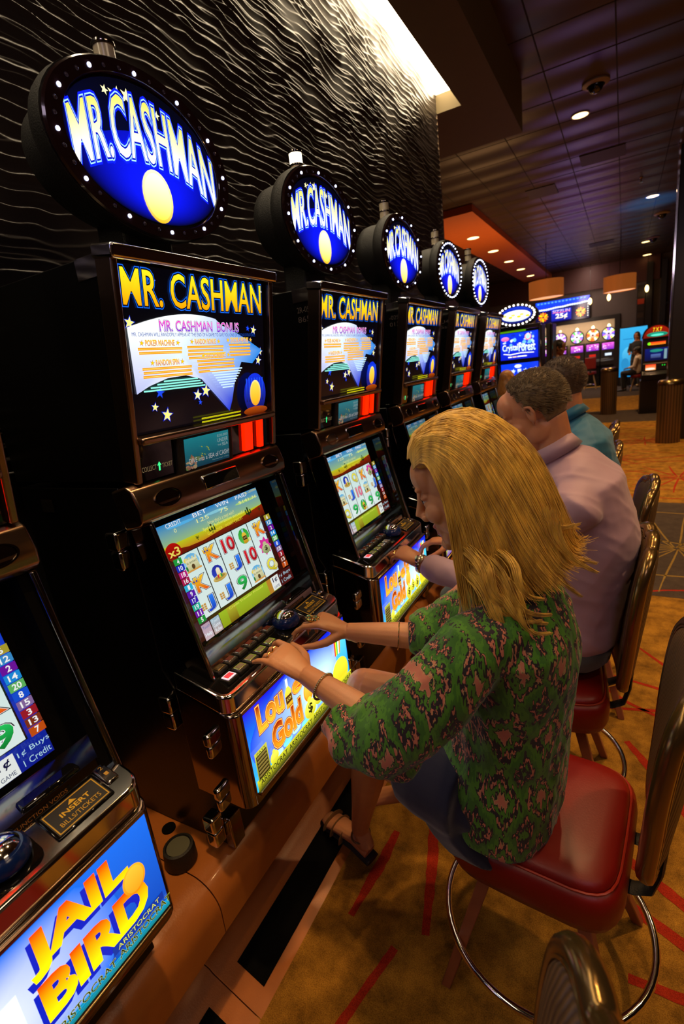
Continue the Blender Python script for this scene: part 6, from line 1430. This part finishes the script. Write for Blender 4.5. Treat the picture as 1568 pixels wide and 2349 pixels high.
a.build('arch_sign', M['art'], Vector((.62, 13.075, 1.60))-Vector(O), (1, 0, 0), (0, 0, 1), t)
a = Art(.002); a.rect(0, 0, .48, .62, '120806'); a.rect(.10, .52, .40, .58, 'ff3018', 'ff9020'); a.ell(.10, .55, .03, .03, '80ff20', n=10); a.rect(.03, .20, .45, .45, '0a1868', '060c38'); a.ell(.24, .40, .12, .03, '208878'); a.rect(.14, .25, .32, .33, '5068a8', '303860'); a.rect(.38, .22, .43, .42, '7898a0'); a.rect(.0, .13, .48, .15, '584028')
a.rect(.05, .0, .24, .12, 'ff3818', 'ffb060'); a.ell(.14, .03, .09, .022, 'fff0e0', n=14); a.ell(.36, .09, .008, .012, '20ff40', n=8); a.ell(.40, .09, .008, .012, '20ff40', n=8)
a.build('front_glass', M['art'], Vector((.38, 13.066, .93))-Vector(O), (1, 0, 0), (0, 0, 1), t)
def bin_(x, y, r, h, lab):
    t = thing('trash_bin', lab, 'bin', (x, y, 0), 0, 'brushed metal bins along the aisle')
    m = MB(); m.lathe([(r, 0), (r, h*.93), (r*.98, h*.93), (r*.98, .02)], 30); m.build('body', M['binmetal'], t, smooth=True)
    m = MB(); m.lathe([(r*1.04, h*.935), (r*1.04, h*.97), (r*.9, h), (r*.55, h), (r*.5, h*.975), (.001, h*.97)], 30); m.build('lid', M['brass'], t, smooth=True)
M['binmetal'] = rib_mat('brushed_bronze_bin', (.16, .095, .045), 'X', 8, .3); M['binmetal'].node_tree.nodes['Principled BSDF'].inputs['Metallic'].default_value = .6
bin_(.66, 9.45, .17, .97, 'tall round brushed metal bin nearest, beside the dark column')
bin_(-.27, 13.4, .17, 1.05, 'round brushed metal bin farther away, left of the arch topped machine')
# ---------------------------------------------------------------- people in the background
figure('woman with long strawberry blonde hair and sage top at the blue lit machine', -1.30, 6.75, 0, .56, 62, 1.62, M['skin'], M['sage'], M['denim'], M['auburn'], True)
figure('standing attendant with pinned up black hair, red blouse and black vest', -.98, 9.5, 0, None, -15, 1.76, M['skin3'], M['redcloth'], M['blackcloth'], M['blackhair'], vest=M['blackcloth'])
figure('man in a white shirt and black trousers sitting on the far red stool', .42, 18.95, 0, .50, 165, 1.50, M['skin3'], M['whiteshirt'], M['blackcloth'], M['blackhair'])
figure('person with long dark hair in a black top standing before the pale blue poster', .40, 20.3, 0, None, 250, 1.80, M['skin2'], M['blackcloth'], M['blackcloth'], M['blackhair'], True)
